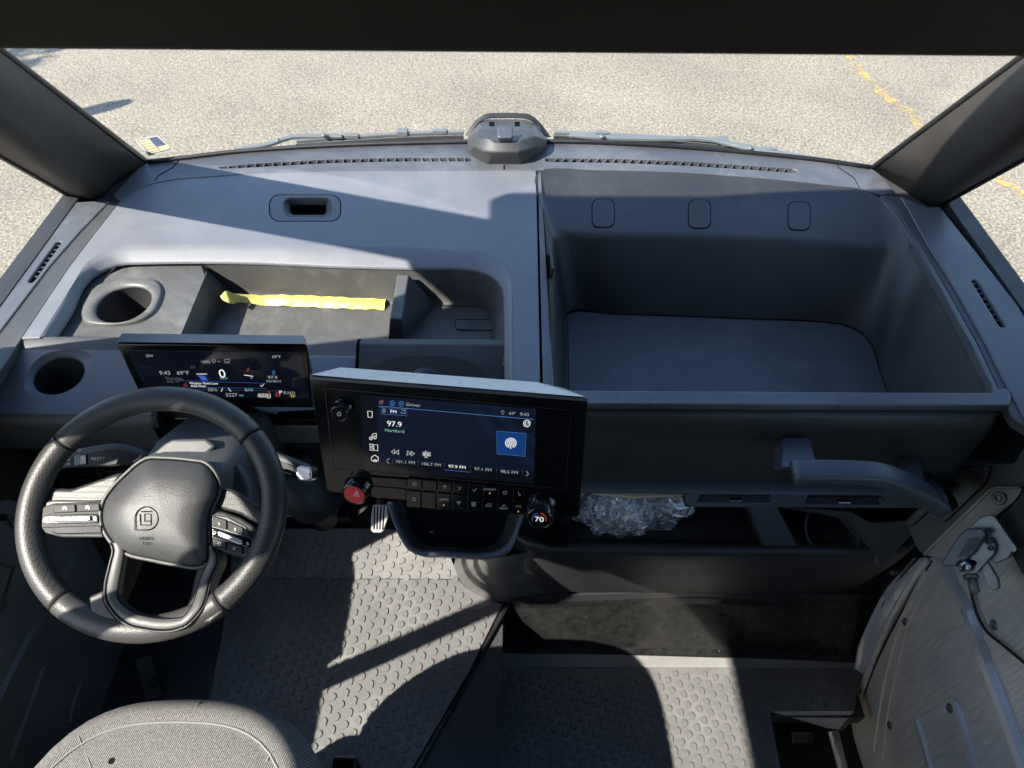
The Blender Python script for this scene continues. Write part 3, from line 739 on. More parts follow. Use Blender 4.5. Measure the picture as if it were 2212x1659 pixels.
# side trims ------------------------------------------------------------
band = Z([(236, 434), (258, 436), (205, 504), (149, 577), (46, 731), (-30, 850), (-95, 850), (-12, 731), (105, 577), (175, 497)], 1.5495)
prism('door_side_band', band, (0, 0, -.02), 'dash_dark', dash, bevel=.002)
prism('door_side_band', Z([(1945, 424), (1962, 452), (2010, 539), (2062, 622), (2130, 744), (2178, 840), (2230, 930), (2190, 905), (2167, 862), (2113, 745), (2044, 622), (1993, 536), (1943, 452), (1906, 421)], 1.5495), (0, 0, -.02), 'dash_dark', dash, bevel=.002)
sideL = Z([(160, 436), (205, 434), (236, 434), (175, 497), (105, 577), (-12, 731), (-95, 850), (-190, 850), (-60, 700), (0, 632), (80, 536)], 1.553)
slv_ = cr([onz(*p, 1.56) for p in [(63, 611), (63, 605), (82, 579), (104, 548), (123, 524), (130, 520), (131, 525), (112, 553), (90, 584), (70, 611)]], 30, True)
def stadium(a, b, wd, z, n=6):
    A, B = onz(*a, z), onz(*b, z); t_ = (B - A).normalized(); nx = V3((-t_.y, t_.x, 0)); o_ = []
    for k in range(n + 1): an = math.pi * k / n; o_.append(B + nx * (wd * math.cos(an)) + t_ * (wd * math.sin(an)))
    for k in range(n + 1): an = math.pi * k / n; o_.append(A - nx * (wd * math.cos(an)) - t_ * (wd * math.sin(an)))
    return o_
slv = stadium((68, 606), (126, 525), .0062, 1.553); srv = stadium((2106, 608), (2164, 702), .0062, 1.553)
plate('door_side_trim', sideL, [slv], (0, 0, -.02), 'dash_trim', dash, bevel=.003)
def side_vent(a, b, wd, n):
    # a, b: ends of the slot (picture points); thin teeth reach in from the inner side
    A, B = onz(*a, 1.546), onz(*b, 1.546); t_ = (B - A).normalized(); nx = V3((-t_.y, t_.x, 0))
    vt = prism('side_vent', [A - nx * wd, B - nx * wd, B + nx * wd, A + nx * wd], (0, 0, -.004), 'void', dash)
    for i in range(1, n):
        p = A.lerp(B, i / n) + V3((0, 0, .003)); prism('slat', [p - nx * wd - t_ * .001, p - nx * wd + t_ * .001, p + nx * wd + t_ * .001, p + nx * wd - t_ * .001], (0, 0, -.012), 'dash_trim', vt)
side_vent((66, 609), (128, 523), .010, 9)
sideR = Z([(2030, 446), (2004, 448), (1945, 424), (1962, 452), (2010, 539), (2062, 622), (2130, 744), (2178, 840), (2230, 930), (2330, 930), (2270, 780), (2200, 660), (2110, 545)], 1.553)
srv_ = cr([onz(*p, 1.56) for p in [(2101, 604), (2106, 602), (2120, 620), (2145, 660), (2166, 698), (2169, 708), (2163, 709), (2148, 690), (2122, 648), (2102, 612)]], 30, True)
plate('door_side_trim', sideR, [srv], (0, 0, -.02), 'dash_trim', dash, bevel=.003)
side_vent((2104, 605), (2166, 706), .010, 9)

# storage bin on the passenger side ---------------------------------------
binpart = None
rim = [(1190, 862), (1188, 700), (1182, 560), (1174, 460), (1166, 369), (1300, 368), (1475, 373), (1641, 385), (1808, 402), (1859, 408), (1899, 428), (1932, 461), (1982, 540), (2031, 623), (2098, 745), (2140, 828), (2147, 854), (2138, 864)]
mid = [(1200, 862, 1.535), (1197, 700, 1.535), (1195, 580, 1.53), (1194, 530, 1.53), (1200, 507, 1.522), (1320, 507, 1.52), (1500, 511, 1.52), (1640, 516, 1.52), (1800, 523, 1.52), (1862, 528, 1.522), (1892, 528, 1.524), (1915, 522, 1.528), (1975, 545, 1.538), (2027, 625, 1.542), (2093, 748, 1.543), (2134, 828, 1.543), (2141, 850, 1.543), (2132, 860, 1.543)]
flo = [(1222, 862), (1222, 780), (1221, 720), (1221, 690), (1224, 676), (1330, 677), (1500, 682), (1640, 688), (1780, 694), (1830, 702), (1862, 718), (1880, 740), (1900, 800), (1915, 840), (1925, 866), (1930, 880), (1932, 884), (1934, 886)]
n = 110
# resample between matching control points so corners keep their partners
def paired(lists, n):
    k = len(lists[0]); per = max(2, n // (k - 1)); outs = []
    for pts in lists:
        o = []
        for i in range(k - 1):
            p0, p1, p2, p3 = pts[max(i - 1, 0)], pts[i], pts[i + 1], pts[min(i + 2, k - 1)]
            l0, l1, l2 = (p1 - p0).length + 1e-6, (p2 - p1).length + 1e-6, (p3 - p2).length + 1e-6
            m1 = ((p1 - p0) / l0 * l1 + (p2 - p1) / l1 * l0) / (l0 + l1) * l1
            m2 = ((p2 - p1) / l1 * l2 + (p3 - p2) / l2 * l1) / (l1 + l2) * l1
            for j in range(per):
                t = j / per; h = t ** 3; q = t * t
                o.append(p1 * (2 * h - 3 * q + 1) + m1 * (h - 2 * q + t) + p2 * (-2 * h + 3 * q) + m2 * (h - q))
        o.append(pts[-1]); outs.append(o)
    return outs
fz = 1.35
r0, r1, r3 = paired([Z(rim, 1.553), [onz(*p) for p in mid], Z(flo, fz)], n)
nn = len(r0)
nearY = .845
r1 = [V3((p.x, max(p.y, .835), p.z)) for p in r1]; r3 = [V3((p.x, max(p.y, .85), p.z)) for p in r3]
sec = [r0, [a.lerp(b, .04) + V3((0, 0, -.001)) for a, b in zip(r0, r1)], [a.lerp(b, .5) for a, b in zip(r0, r1)], [a.lerp(b, .93) for a, b in zip(r0, r1)], r1, [a.lerp(b, .08) for a, b in zip(r1, r3)], [a.lerp(b, .5) for a, b in zip(r1, r3)], [a.lerp(b, .95) for a, b in zip(r1, r3)], [b + V3((0, 0, -.001)) for b in r3]]
binw = loft('bin_wall', sec, 'bin_plastic', dash)
# near wall of the bin and its rim
add('bin_near_wall', [V3((.075, .838, 1.55)), V3((.86, .838, 1.55)), V3((.83, .85, fz)), V3((.10, .85, fz))], [[0, 1, 2, 3]], 'bin_plastic', dash)
fl3 = r3[::4] + [r3[-1], V3((.83, .84, fz)), V3((.10, .84, fz))]
add('bin_floor', [V3((p.x, p.y, fz - .004)) for p in fl3], [list(range(len(fl3)))], 'bin_plastic', dash)
fc = [V3((p.x * .985 + .008, min(p.y, 1.4) - .012, fz + .003)) for p in r3 if p.y > .86]
matp = fc + [V3((.80, .845, fz + .003)), V3((.117, .845, fz + .003))]
prism('bin_mat', matp, (0, 0, -.004), 'bin_liner', dash, bevel=.0015)
rimb = [V3((.066, .838, 1.554)), V3((.855, .838, 1.554)), V3((.868, .848, 1.554)), V3((.888, .848, 1.554)), V3((.886, .83, 1.554)), V3((.873, .808, 1.554)), V3((.066, .806, 1.554))]
prism('bin_rim', rimb, (0, 0, -.016), 'dash_trim', dash, bevel=.003)
prism('bin_side_rim', Z([(2138, 864), (2147, 854), (2140, 828), (2098, 745), (2031, 623), (1982, 540), (1932, 461), (1899, 428), (1905, 421), (1942, 452), (1992, 536), (2043, 622), (2112, 745), (2165, 858), (2170, 866)], 1.553), (0, 0, -.02), 'dash_trim', dash, bevel=.002)
prism('bin_divider', [V3((.0605, 1.555, 1.552)), V3((.068, 1.555, 1.552)), V3((.075, .81, 1.552)), V3((.0555, .81, 1.552))], (0, 0, -.05), 'dash_trim', dash, bevel=.002)
# oval covers
BSK = Skin(binw)
for cx_, cy_ in ((1303, 461), (1511, 463), (1726, 467)):
    lp0 = rrect(BSK, cx_, cy_, 46, 59, 14, .0018); nrm = BSK.N.copy()
    k = prism('oval_cover', lp0, nrm * -.004, 'bin_plastic', dash, bevel=.0006)
    pp = rrect(BSK, cx_, cy_, 50, 63, 15, .0008); qq = rrect(BSK, cx_, cy_, 46.5, 59.5, 14, .0008)
    loft('cover_gap', [pp + pp[:1], qq + qq[:1]], 'void', k, smooth=False)
lt = prism('bin_latch', [onx(x, y, .079) for x, y in [(1182, 545), (1190, 552), (1192, 580), (1189, 600), (1183, 592)]], (.004, 0, 0), 'black', dash)
prism('latch_lever', [onx(x, y, .085) for x, y in [(1184, 556), (1189, 558), (1189, 590), (1185, 588)]], (.004, 0, 0), 'dash_trim', lt, bevel=.001)

# passenger fascia ----------------------------------------------------------
xs0, xs1 = .04, .875
pf = [(.812, 1.538), (.802, 1.536), (.797, 1.528), (.792, 1.50), (.791, 1.46), (.790, 1.38), (.790, 1.338)]
rows = []
for x, c in ((xs0, 0), (.3, 0), (.6, 0), (.80, 0), (.85, .004), (.872, .016), (.884, .04)):
    rows.append([V3((x, y + c, z)) for y, z in pf])
loft('passenger_fascia', rows, 'fascia', dash)
bz = [(.792, 1.340), (.770, 1.342), (.7655, 1.338), (.765, 1.29), (.77, 1.287), (.80, 1.286)]
vents = []
vf = Frame((0, .748, 1.29), (0, -1, .05), (1, 0, 0))
loft('vent_ledge', [[V3((x, y, z)) for y, z in bz[:3]] for x in (xs0, .4, .8, .84)], 'blue_plastic', dash)
yv = .765
out_ = [V3((.345, yv, 1.3365)), V3((.84, yv, 1.3365)), V3((.84, yv, 1.288)), V3((.36, yv, 1.288)), V3((.345, yv, 1.30))]
VF = Frame((0, yv, 1.28), (0, -1, 0), (1, 0, 0))
vp = [[(1514, 1064), (1664, 1066), (1672, 1076), (1664, 1088), (1506, 1086)], [(1747, 1068), (1903, 1070), (1912, 1080), (1902, 1092), (1738, 1090)]]
vl = [[V3((VF.P(x, y).x, yv, min(1.3325, max(1.292, VF.P(x, y).z)))) for x, y in q] for q in vp]
plate('vent_strip', out_, vl, (0, .02, 0), 'blue_plastic', dash, bevel=.0015)
for q in vl:
    xs = [p.x for p in q]; zs = [p.z for p in q]
    vt = box('air_vent', (min(xs) - .005, yv + .018, min(zs) - .005), (max(xs) + .005, yv + .03, max(zs) + .005), 'void', dash)
    for zz in (.3, .62): box('slat', (min(xs) + .003, yv + .010, min(zs) + (max(zs) - min(zs)) * zz), (max(xs) - .003, yv + .017, min(zs) + (max(zs) - min(zs)) * zz + .002), 'satin_black', vt)
    mx_ = (min(xs) + max(xs)) / 2
    box('vent_tab', (mx_ - .012, yv - .003, min(zs) + .010), (mx_ + .012, yv + .006, min(zs) + .014), 'chrome', vt, bevel=.001)
add('ledge_underside', [V3((xs0, yv, 1.336)), V3((.345, yv, 1.336)), V3((.345, .95, 1.336)), V3((xs0, .95, 1.336))], [[0, 1, 2, 3]], 'dash_dark', dash)
add('vent_underside', [V3((.345, yv, 1.2885)), V3((.84, yv, 1.2885)), V3((.84, .95, 1.288)), V3((.345, .95, 1.288))], [[0, 1, 2, 3]], 'dash_dark', dash)
# right end of the fascia, folding down to the hinge block
add('fascia_end', [V3((.84, .765, 1.338)), V3((.84, .765, 1.288)), V3((.92, .75, 1.20)), V3((.95, .79, 1.30)), V3((.90, .80, 1.40)), V3((.884, .828, 1.338))], [[0, 1, 2, 3, 4, 5]], 'fascia', dash)

# lower shelf under the passenger fascia -------------------------------------
lip = [(.79, 1.115), (.772, 1.128), (.762, 1.130), (.754, 1.124), (.752, 1.11), (.760, 1.05), (.785, .92), (.81, .82), (.822, .79)]
rows = []
for x, dy in ((-.02, .075), (.0, .04), (.03, .016), (.08, .003), (.15, 0), (.5, 0), (.78, 0), (.86, .01), (.90, .04)):
    rows.append([V3((x, y + dy, z)) for y, z in lip])
loft('shelf_front', rows, 'fascia', dash)
add('shelf_floor', [V3((-.02, .79, 1.115)), V3((.9, .79, 1.115)), V3((.9, 1.1, 1.10)), V3((-.02, 1.1, 1.10))], [[0, 1, 2, 3]], 'black', dash)
add('shelf_back', [V3((-.02, 1.08, 1.10)), V3((.9, 1.08, 1.10)), V3((.9, 1.08, 1.30)), V3((-.02, 1.08, 1.30))], [[0, 1, 2, 3]], 'black', dash)
prism('shelf_support', [onz(1610, 1090, 1.20), onz(1680, 1092, 1.20), onz(1730, 1186, 1.122), onz(1650, 1186, 1.122)], (0, .02, -.02), 'fascia', dash, bevel=.006)
sc_ = onz(1795, 1150, 1.13); U_, V_ = V3((1, 0, 0)), V3((0, .8, .6))
spk = loft('shelf_cup', [disc(sc_ + V3((0, 0, .018)), U_, V_, .064), disc(sc_ + V3((0, 0, .02)), U_, V_, .058), disc(sc_ + V3((0, .02, .01)), U_, V_, .054), disc(sc_ + V3((0, .06, -.03)), U_, V_, .05), disc(sc_ + V3((0, .06, -.03)), U_, V_, .002)], 'black', dash, closed=True)
prism('shelf_end', [onz(1690, 1095, 1.22), onz(1840, 1105, 1.22), onz(1885, 1130, 1.20), onz(2005, 1120, 1.22), onz(1905, 1225, 1.10), onz(1890, 1195, 1.128), onz(1825, 1120, 1.17)], (0, .02, -.03), 'dash_dark', dash, bevel=.004)
pk = [onz(x, y, 1.135) for x, y in [(1168, 1130), (1228, 1130), (1228, 1172), (1222, 1180), (1180, 1178), (1168, 1165)]]
prism('shelf_pocket', pk, (0, 0, -.05), 'void', dash)
tw = loft('shelf_divider', [[V3((.115, .76, 1.128)), V3((.115, .95, 1.15)), V3((.115, 1.05, 1.26))], [V3((.13, .76, 1.128)), V3((.13, .95, 1.15)), V3((.13, 1.05, 1.26))]], 'fascia', dash, smooth=False)

# rounded console foot by the driver mat, lit by the sun
foot_t = cr([onz(x, y, 1.10) for x, y in [(1105, 1150), (1075, 1165), (1062, 1185), (1075, 1200), (1110, 1198), (1180, 1180)]], 16)
foot_m = cr([onz(x, y, .95) for x, y in [(1100, 1165), (1050, 1180), (1030, 1205), (1045, 1232), (1095, 1238), (1180, 1222)]], 16)
foot_b = cr([onz(x, y, .80) for x, y in [(1080, 1165), (1010, 1180), (990, 1210), (1008, 1250), (1060, 1280), (1200, 1276)]], 16)
foot_c = cr([onz(x, y, .762) for x, y in [(1070, 1165), (1000, 1185), (980, 1212), (1000, 1258), (1058, 1290), (1200, 1290)]], 16)
loft('console_foot', [foot_t, foot_m, [a.lerp(b, .85) for a, b in zip(foot_m, foot_b)], foot_b, foot_c, [p + V3((0, 0, -.015)) for p in foot_c]], 'tray_plastic', dash)
# centre bin hanging below the screen
sc_o = [(835, 1085), (845, 1120), (868, 1170), (880, 1187), (900, 1197), (950, 1200), (1060, 1203), (1085, 1198), (1103, 1184), (1122, 1140), (1140, 1085)]
sc_i = [(846, 1085), (856, 1119), (877, 1165), (888, 1181), (905, 1189), (952, 1192), (1055, 1195), (1078, 1190), (1094, 1178), (1113, 1139), (1130, 1085)]
CB = Frame((0, .62, 1.30), (0, -.42, .91), (1, 0, 0))
ro, ri = cr(CB.L(sc_o), 50), cr(CB.L(sc_i), 50)
ri2 = cr(CB.L([(x + (990 - x) * .16, y - 12) for x, y in sc_i], -.05), 50)
cb = loft('centre_bin', [[p + CB.N * -.06 for p in ro], [p + CB.N * -.004 for p in ro], [a.lerp(b, .12) + CB.N * .001 for a, b in zip(ro, ri)], [a.lerp(b, .88) + CB.N * .001 for a, b in zip(ro, ri)], [p + CB.N * -.004 for p in ri]], 'blue_plastic', dash)
loft('bin_inner', [[p + CB.N * -.004 for p in ri], ri2], 'black', cb)  # inner wall and base blackened for the shade under the screen
add('bin_base', ri2, [list(range(50))], 'void', cb)
tube('rim_liner', [p + CB.N * -.003 for p in ri], .0035, 'black', cb, sides=6)

box('centre_fascia', (-.075, .862, 1.12), (.045, .90, 1.44), 'fascia', dash)
# driver side fascia -----------------------------------------------------------
df = [(.878, 1.368), (.876, 1.34), (.874, 1.30), (.878, 1.25), (.89, 1.20), (.905, 1.19)]
slab(-1.01, -.06, df, 'driver_fascia', 'fascia', dash)
DF = Frame((0, .872, 1.30), (0, -1, .02), (1, 0, 0))
kp = prism('knee_panel', DF.L([(555, 965), (600, 948), (700, 950), (715, 1085), (640, 1080), (600, 1040)], .012), (0, .02, 0), 'fascia', dash, bevel=.006)
prism('chrome_strip', DF.L([(505, 968), (588, 972), (590, 977), (505, 976)], .004), (0, .006, 0), 'grey_bezel', dash, bevel=.001)
prism('fascia_insert', DF.L([(-40, 937), (305, 939), (335, 952), (320, 968), (-40, 966)], .004), (0, .01, 0), 'dash_dark', dash, bevel=.003)
prism('fascia_insert', DF.L([(530, 962), (540, 945), (690, 948), (690, 958), (560, 960)], .004), (0, .01, 0), 'dash_dark', dash, bevel=.002)
dv = prism('air_vent', DF.L([(92, 1012), (300, 1010), (295, 1058), (110, 1062)], .002), (0, .004, 0), 'void', dash)
for k in range(5): prism('slat', DF.L([(94, 1018 + 9 * k), (292, 1016 + 9 * k), (292, 1019 + 9 * k), (94, 1021 + 9 * k)], .005), (0, .01, 0), 'satin_black', dv)
for x in (145, 230): prism('vent_tab', DF.L([(x, 1024), (x + 38, 1022), (x + 38, 1027), (x, 1029)], .010), (0, .006, 0), 'chrome', dv, bevel=.001)
for x in (120, 205): prism('vent_vane', DF.L([(x, 1012), (x + 9, 1012), (x + 22, 1058), (x + 12, 1059)], .008), (0, .008, 0), 'satin_black', dv)
prism('vent_trim', DF.L([(95, 1004), (345, 1000), (350, 1005), (95, 1010)], .006), (0, .008, 0), 'grey_bezel', dash, bevel=.001)
sw = prism('switch', DF.L([(2, 970), (33, 972), (40, 996), (4, 993)], .006), (0, .008, 0), 'satin_black', dash, bevel=.002)
prism('switch_bar', DF.L([(6, 990), (38, 992), (38, 996), (6, 994)], .010), (0, .004, 0), 'chrome', sw)
strokes(DF, [arc(17, 980, 5, 0, 360, 14), [(13, 980), (21, 980)]], 1.3, 'grey_print', sw, .0075, 'switch_symbol')

# ================================================================== things on and around the dashboard
# camera housing at the foot of the windshield
hs = thing('sensor_housing', 'black moulded sensor housing at the middle of the windshield base', 'housing', (-.01, 1.62, 1.552))
WSF = Frame((0, 1.70, 1.555), (0, -1.0, .80), (1, 0, 0))
bot = Z([(1004, 318), (1012, 330), (1032, 345), (1052, 354), (1128, 355), (1146, 347), (1172, 332), (1185, 318)], 1.5525)
sho = [ony(*p) for p in [(1010, 312, 1.66), (1022, 318, 1.61), (1044, 326, 1.585), (1064, 328, 1.572), (1120, 328, 1.572), (1136, 326, 1.585), (1162, 318, 1.61), (1180, 312, 1.66)]]
topf = WSF.L([(1012, 292), (1034, 262), (1052, 256), (1072, 256), (1112, 256), (1136, 257), (1156, 264), (1180, 292)], -.012)
lowf = [WSF.P(*p, -.012) for p in [(1008, 300), (1020, 296), (1056, 300), (1068, 314), (1118, 314), (1132, 300), (1168, 296), (1184, 300)]]
mid_ = [a.lerp(b, .55) for a, b in zip(lowf, sho)]
loft('housing_body', [bot, [a.lerp(b, .25) for a, b in zip(bot, sho)], sho, [ony(*p) for p in [(1010, 300, 1.665), (1034, 292, 1.62), (1058, 300, 1.595), (1072, 306, 1.59), (1114, 306, 1.59), (1128, 300, 1.595), (1156, 292, 1.62), (1182, 300, 1.665)]], [p + V3((0, -.004, 0)) for p in topf]], 'dash_dark', hs, smooth=False, bevel=.006)
HB = Frame(ony(1092, 290, 1.60), (0, -.45, .9), (1, 0, 0))
prism('sensor_cap', rrect(HB, 1091, 284, 34, 27, 6, .012), HB.N * -.02, 'blue_plastic', hs, bevel=.004)  # blue-grey colour stands in for sky reflected on the glossy black cap
for x in (1062, 1117):
    for k in range(2): prism('air_slot', HB.L([(x - 5, 263 + k * 5), (x + 6, 263 + k * 5), (x + 6, 265.5 + k * 5), (x - 5, 265.5 + k * 5)], .013), HB.N * -.004, 'void', hs)
fr_o = [WSF.P(*p, -.002) for p in [(1004, 292), (1030, 258), (1048, 246), (1072, 244), (1118, 244), (1144, 247), (1162, 260), (1190, 296)]]
fr_i = [WSF.P(*p, -.002) for p in [(1012, 296), (1036, 264), (1052, 256), (1072, 255), (1116, 255), (1138, 257), (1156, 266), (1182, 298)]]
loft('glass_frame', [cr(fr_o, 24), [p + WSF.N * .006 for p in cr(fr_i, 24)], [p + WSF.N * -.004 for p in cr(fr_i, 24)]], 'frit', hs, smooth=False)

# inspection sticker on the glass
WL = Frame(onz(340, 330, 1.60), (.35, -1.0, .80), (1, -.35, 0))
pL = onz(330, 340, 1.575)
WL = Frame(pL, V3((.28, -1.0, .82)), (1, .28, 0))
st = prism('windshield_sticker', WL.L([(291, 302), (341, 292), (373, 324), (322, 337)]), WL.N * -.0008, 'sticker_clear')
props(st, 'small tan and blue inspection sticker on the lower left windshield', 'sticker')
flat(WL, [(296, 303), (339, 295), (369, 323), (324, 333)], 'sticker_blue', st, .0008, 'print')
flat(WL, [(298, 304), (322, 299.5), (346, 327), (325, 331.5)], 'sticker_tan', st, .0014, 'print')
flat(WL, [(340, 317), (363, 312), (366, 322), (347, 326.5)], 'sticker_tan', st, .0014, 'print')
for k in range(5): strokes(WL, [[(300 + 5 * k, 308 + 5.2 * k), (322 + 5 * k, 303.6 + 5.2 * k)]], .8, 'sticker_blue', st, .002, 'print_line')

# wipers outside
def wiper(label, pts, arm):
    t = thing('windshield_wiper', label, 'wiper', onz(*pts[len(pts) // 2], 1.49), 'wipers resting at the windshield base')
    bar('wiper_blade', cr([onz(*p, 1.50) for p in pts], 20), .012, .010, (0, 0, 1), 'wiper', t, .002)
    bar('rubber_strip', [p + V3((0, -.012, -.008)) for p in cr([onz(*p, 1.50) for p in pts], 20)], .006, .01, (0, 0, 1), 'black', t, .001)
    bar('wiper_arm', cr([onz(*p, 1.508) for p in arm], 12), .016, .008, (0, 0, 1), 'wiper', t, .002)
    for q in (arm[1], arm[-2]):
        c = onz(*q, 1.514); tube('pivot', [c, c + V3((0, 0, .006))], .007, 'wiper', t, sides=10)
    m = pts[len(pts) // 2]; box('blade_clip', tuple(onz(m[0] - 12, m[1], 1.5) - V3((0, .008, .004))), tuple(onz(m[0] + 12, m[1] - 3, 1.5) + V3((0, .008, .012))), 'wiper', t, .002)
    for a in (pts[1], pts[-2]):
        c = onz(*a, 1.5); box('blade_bridge', tuple(c - V3((.02, .007, .002))), tuple(c + V3((.02, .007, .010))), 'wiper', t, .002)
wiper('grey wiper lying left of the sensor housing', [(640, 305), (760, 297), (870, 290), (950, 287), (1002, 286)], [(505, 325), (600, 306), (612, 301), (700, 294), (740, 294)])
wiper('grey wiper lying right of the sensor housing', [(1196, 286), (1300, 291), (1420, 297), (1560, 308), (1660, 326), (1800, 350)], [(1230, 292), (1300, 297), (1420, 300), (1540, 302), (1620, 322), (1720, 338)])

# strip of yellow tape in the tray
tp = thing('tape_strip', 'crumpled yellow paper strip lying in the driver tray', 'paper strip', onz(655, 650, fl_z + .002))
up_ = cr([onz(x, y, fl_z + z) for x, y, z in [(476, 640, .050), (487, 629, .055), (507, 634, .034), (560, 637, .012), (620, 637, .015), (700, 640, .013), (760, 643, .014), (834, 646, .010)]], 60)
dn_ = cr([onz(x, y, fl_z + z) for x, y, z in [(478, 645, .046), (495, 655, .040), (512, 652, .022), (560, 658, .003), (620, 660, .004), (700, 664, .003), (780, 667, .004), (830, 669, .003)]], 60)
rows = []
for k in range(5):
    t = k / 4; rows.append([a.lerp(b, t) + V3((0, 0, .0018 * math.sin(i * .9 + k * 1.3) * math.sin(i * .31) + .004 * math.sin(math.pi * t))) for i, (a, b) in enumerate(zip(up_, dn_))])
loft('paper', rows, 'yellow_tape', tp, smooth=True)
loft('paper_underside', [[p + V3((0, 0, -.0012)) for p in r] for r in (rows[0], rows[2], rows[4])], 'yellow_tape', tp, smooth=True)

# clear plastic bag in the shelf
bg_ = thing('plastic_bag', 'crumpled clear plastic bag stuffed in the passenger shelf', 'bag', onz(1385, 1170, 1.115))
def lump(nm, c, rx, ry, rz, seed, m='film'):
    bm = bmesh.new(); bmesh.ops.create_icosphere(bm, subdivisions=4, radius=1.0)
    for v_ in bm.verts:
        p = v_.co.copy(); q = p * 2.1 + V3((seed, seed * 2, 0))
        k = 1 + .40 * mnoise.noise(q * .8) + .26 * abs(mnoise.noise(q * 1.7)) + .10 * abs(mnoise.noise(V3((q.x * 5, q.y * 1.2, q.z * 1.2))))
        v_.co = V3((p.x * rx, p.y * ry, p.z * rz)) * k + c
        v_.co.z = max(v_.co.z, 1.122)
    vv = [v_.co.copy() for v_ in bm.verts]; ff = [[x.index for x in f_.verts] for f_ in bm.faces]; bm.free()
    return add(nm, vv, ff, m, bg_, smooth=True)
lump('bag_film', V3((.295, .835, 1.21)), .085, .055, .085, 1.3)
lump('bag_film', V3((.19, .835, 1.185)), .05, .045, .07, 4.1)
lump('bag_film', V3((.245, .82, 1.18)), .055, .04, .065, 7.7)
bar('cardboard_insert', [V3((.17, .81, 1.285)), V3((.25, .80, 1.29)), V3((.37, .81, 1.285))], .03, .006, (0, 0, 1), 'cardboard', bg_, .001)

# grab handle ------------------------------------------------------------
gh = thing('grab_handle', 'blue black plastic grab handle bolted to the passenger fascia', 'handle', ony(1740, 1000, .74))
path = cr([ony(x, y, .69) for x, y in [(1712, 1020), (1760, 1020), (1840, 1021), (1900, 1026), (1950, 1043), (2000, 1070), (2032, 1094)]], 26)
rows = []
for i, p in enumerate(path):
    T = frames(path, False)[i]; s = V3((0, -1, 0)); q = T.cross(s).normalized();
    if q.z < 0: q = -q
    ww, hh = .020, .0112 + .003 * (i / 25)
    rows.append([p + s * (ww * math.copysign(abs(math.cos(a)) ** .3, math.cos(a))) + q * (hh * math.copysign(abs(math.sin(a)) ** .3, math.sin(a))) for a in [2 * math.pi * k / 16 for k in range(16)]])
loft('grip', rows, 'handle_plastic', gh, closed=True, caps=True)
prism('mount', fillet([ony(1688, 1010, .70), ony(1692, 946, .775), ony(1750, 946, .775), ony(1764, 1008, .70)], .006), (0, .02, -.035), 'handle_plastic', gh, bevel=.005)
prism('mount', fillet([ony(1956, 1040, .71), ony(1962, 985, .79), ony(1985, 985, .79), ony(2000, 1050, .71)], .006), (0, .02, -.03), 'handle_plastic', gh, bevel=.005)
tube('mount', [path[-2], path[-1] + V3((.01, .03, -.02)), path[-1] + V3((.02, .09, -.05))], [.018, .02, .022], 'handle_plastic', gh, sides=10)

# ------------------------------------------------------------------ instrument cluster
clu = thing('instrument_cluster', 'wide black digital instrument display behind the steering wheel', 'display', ony(470, 860, .86))
CF = Frame(CAM + ray(460, 805) * 1.27, (.05, -.97, .26))
body_f = CF.L([(250, 742), (664, 746), (674, 880), (314, 878)])
body_b = CF.L([(261, 722), (658, 727), (691, 880), (340, 878)], -.032)
add('cluster_housing', body_f + body_b, [[0, 1, 2, 3], [4, 7, 6, 5], [0, 4, 5, 1], [1, 5, 6, 2], [2, 6, 7, 3], [3, 7, 4, 0]], 'gloss_black', clu, bevel=.003)
tq = CF.L([(252, 740), (662, 744)], .0) + CF.L([(656, 726), (264, 721)], -.031)
add('top_sheen', [p + V3((0, 0, .0012)) for p in tq], [[0, 1, 2, 3]], 'blue_plastic', clu)  # bluish face painted as the sky's sheen on the black housing
cs = flat(CF, [(272, 757), (645, 761), (654, 770), (668, 860), (330, 856), (320, 848)], 'screen_cluster', clu, .0006, 'screen')
strokes(CF, [[(272, 757), (645, 761), (654, 770), (668, 860), (330, 856), (272, 757)]], .9, 'satin_black', clu, .0008, 'screen_edge')
bar('cluster_foot', [CF.P(500, 872, -.03), CF.P(500, 925, -.04)], .22, .02, (0, -1, 0), 'black', clu, .003)
prism('cluster_shelf', [V3((-.70, .93, 1.462)), V3((-.36, .93, 1.462)), V3((-.36, .85, 1.452)), V3((-.68, .85, 1.452))], (0, 0, -.02), 'gloss_black', clu, bevel=.003)
def T(fr, par, s, x, y, h, m='ui_white', al='CENTER', sl=0.0, w_=1.0, lift=.0016): return text(fr, s, x, y, h, m, par, al, lift, 'screen_text', sl, w_)
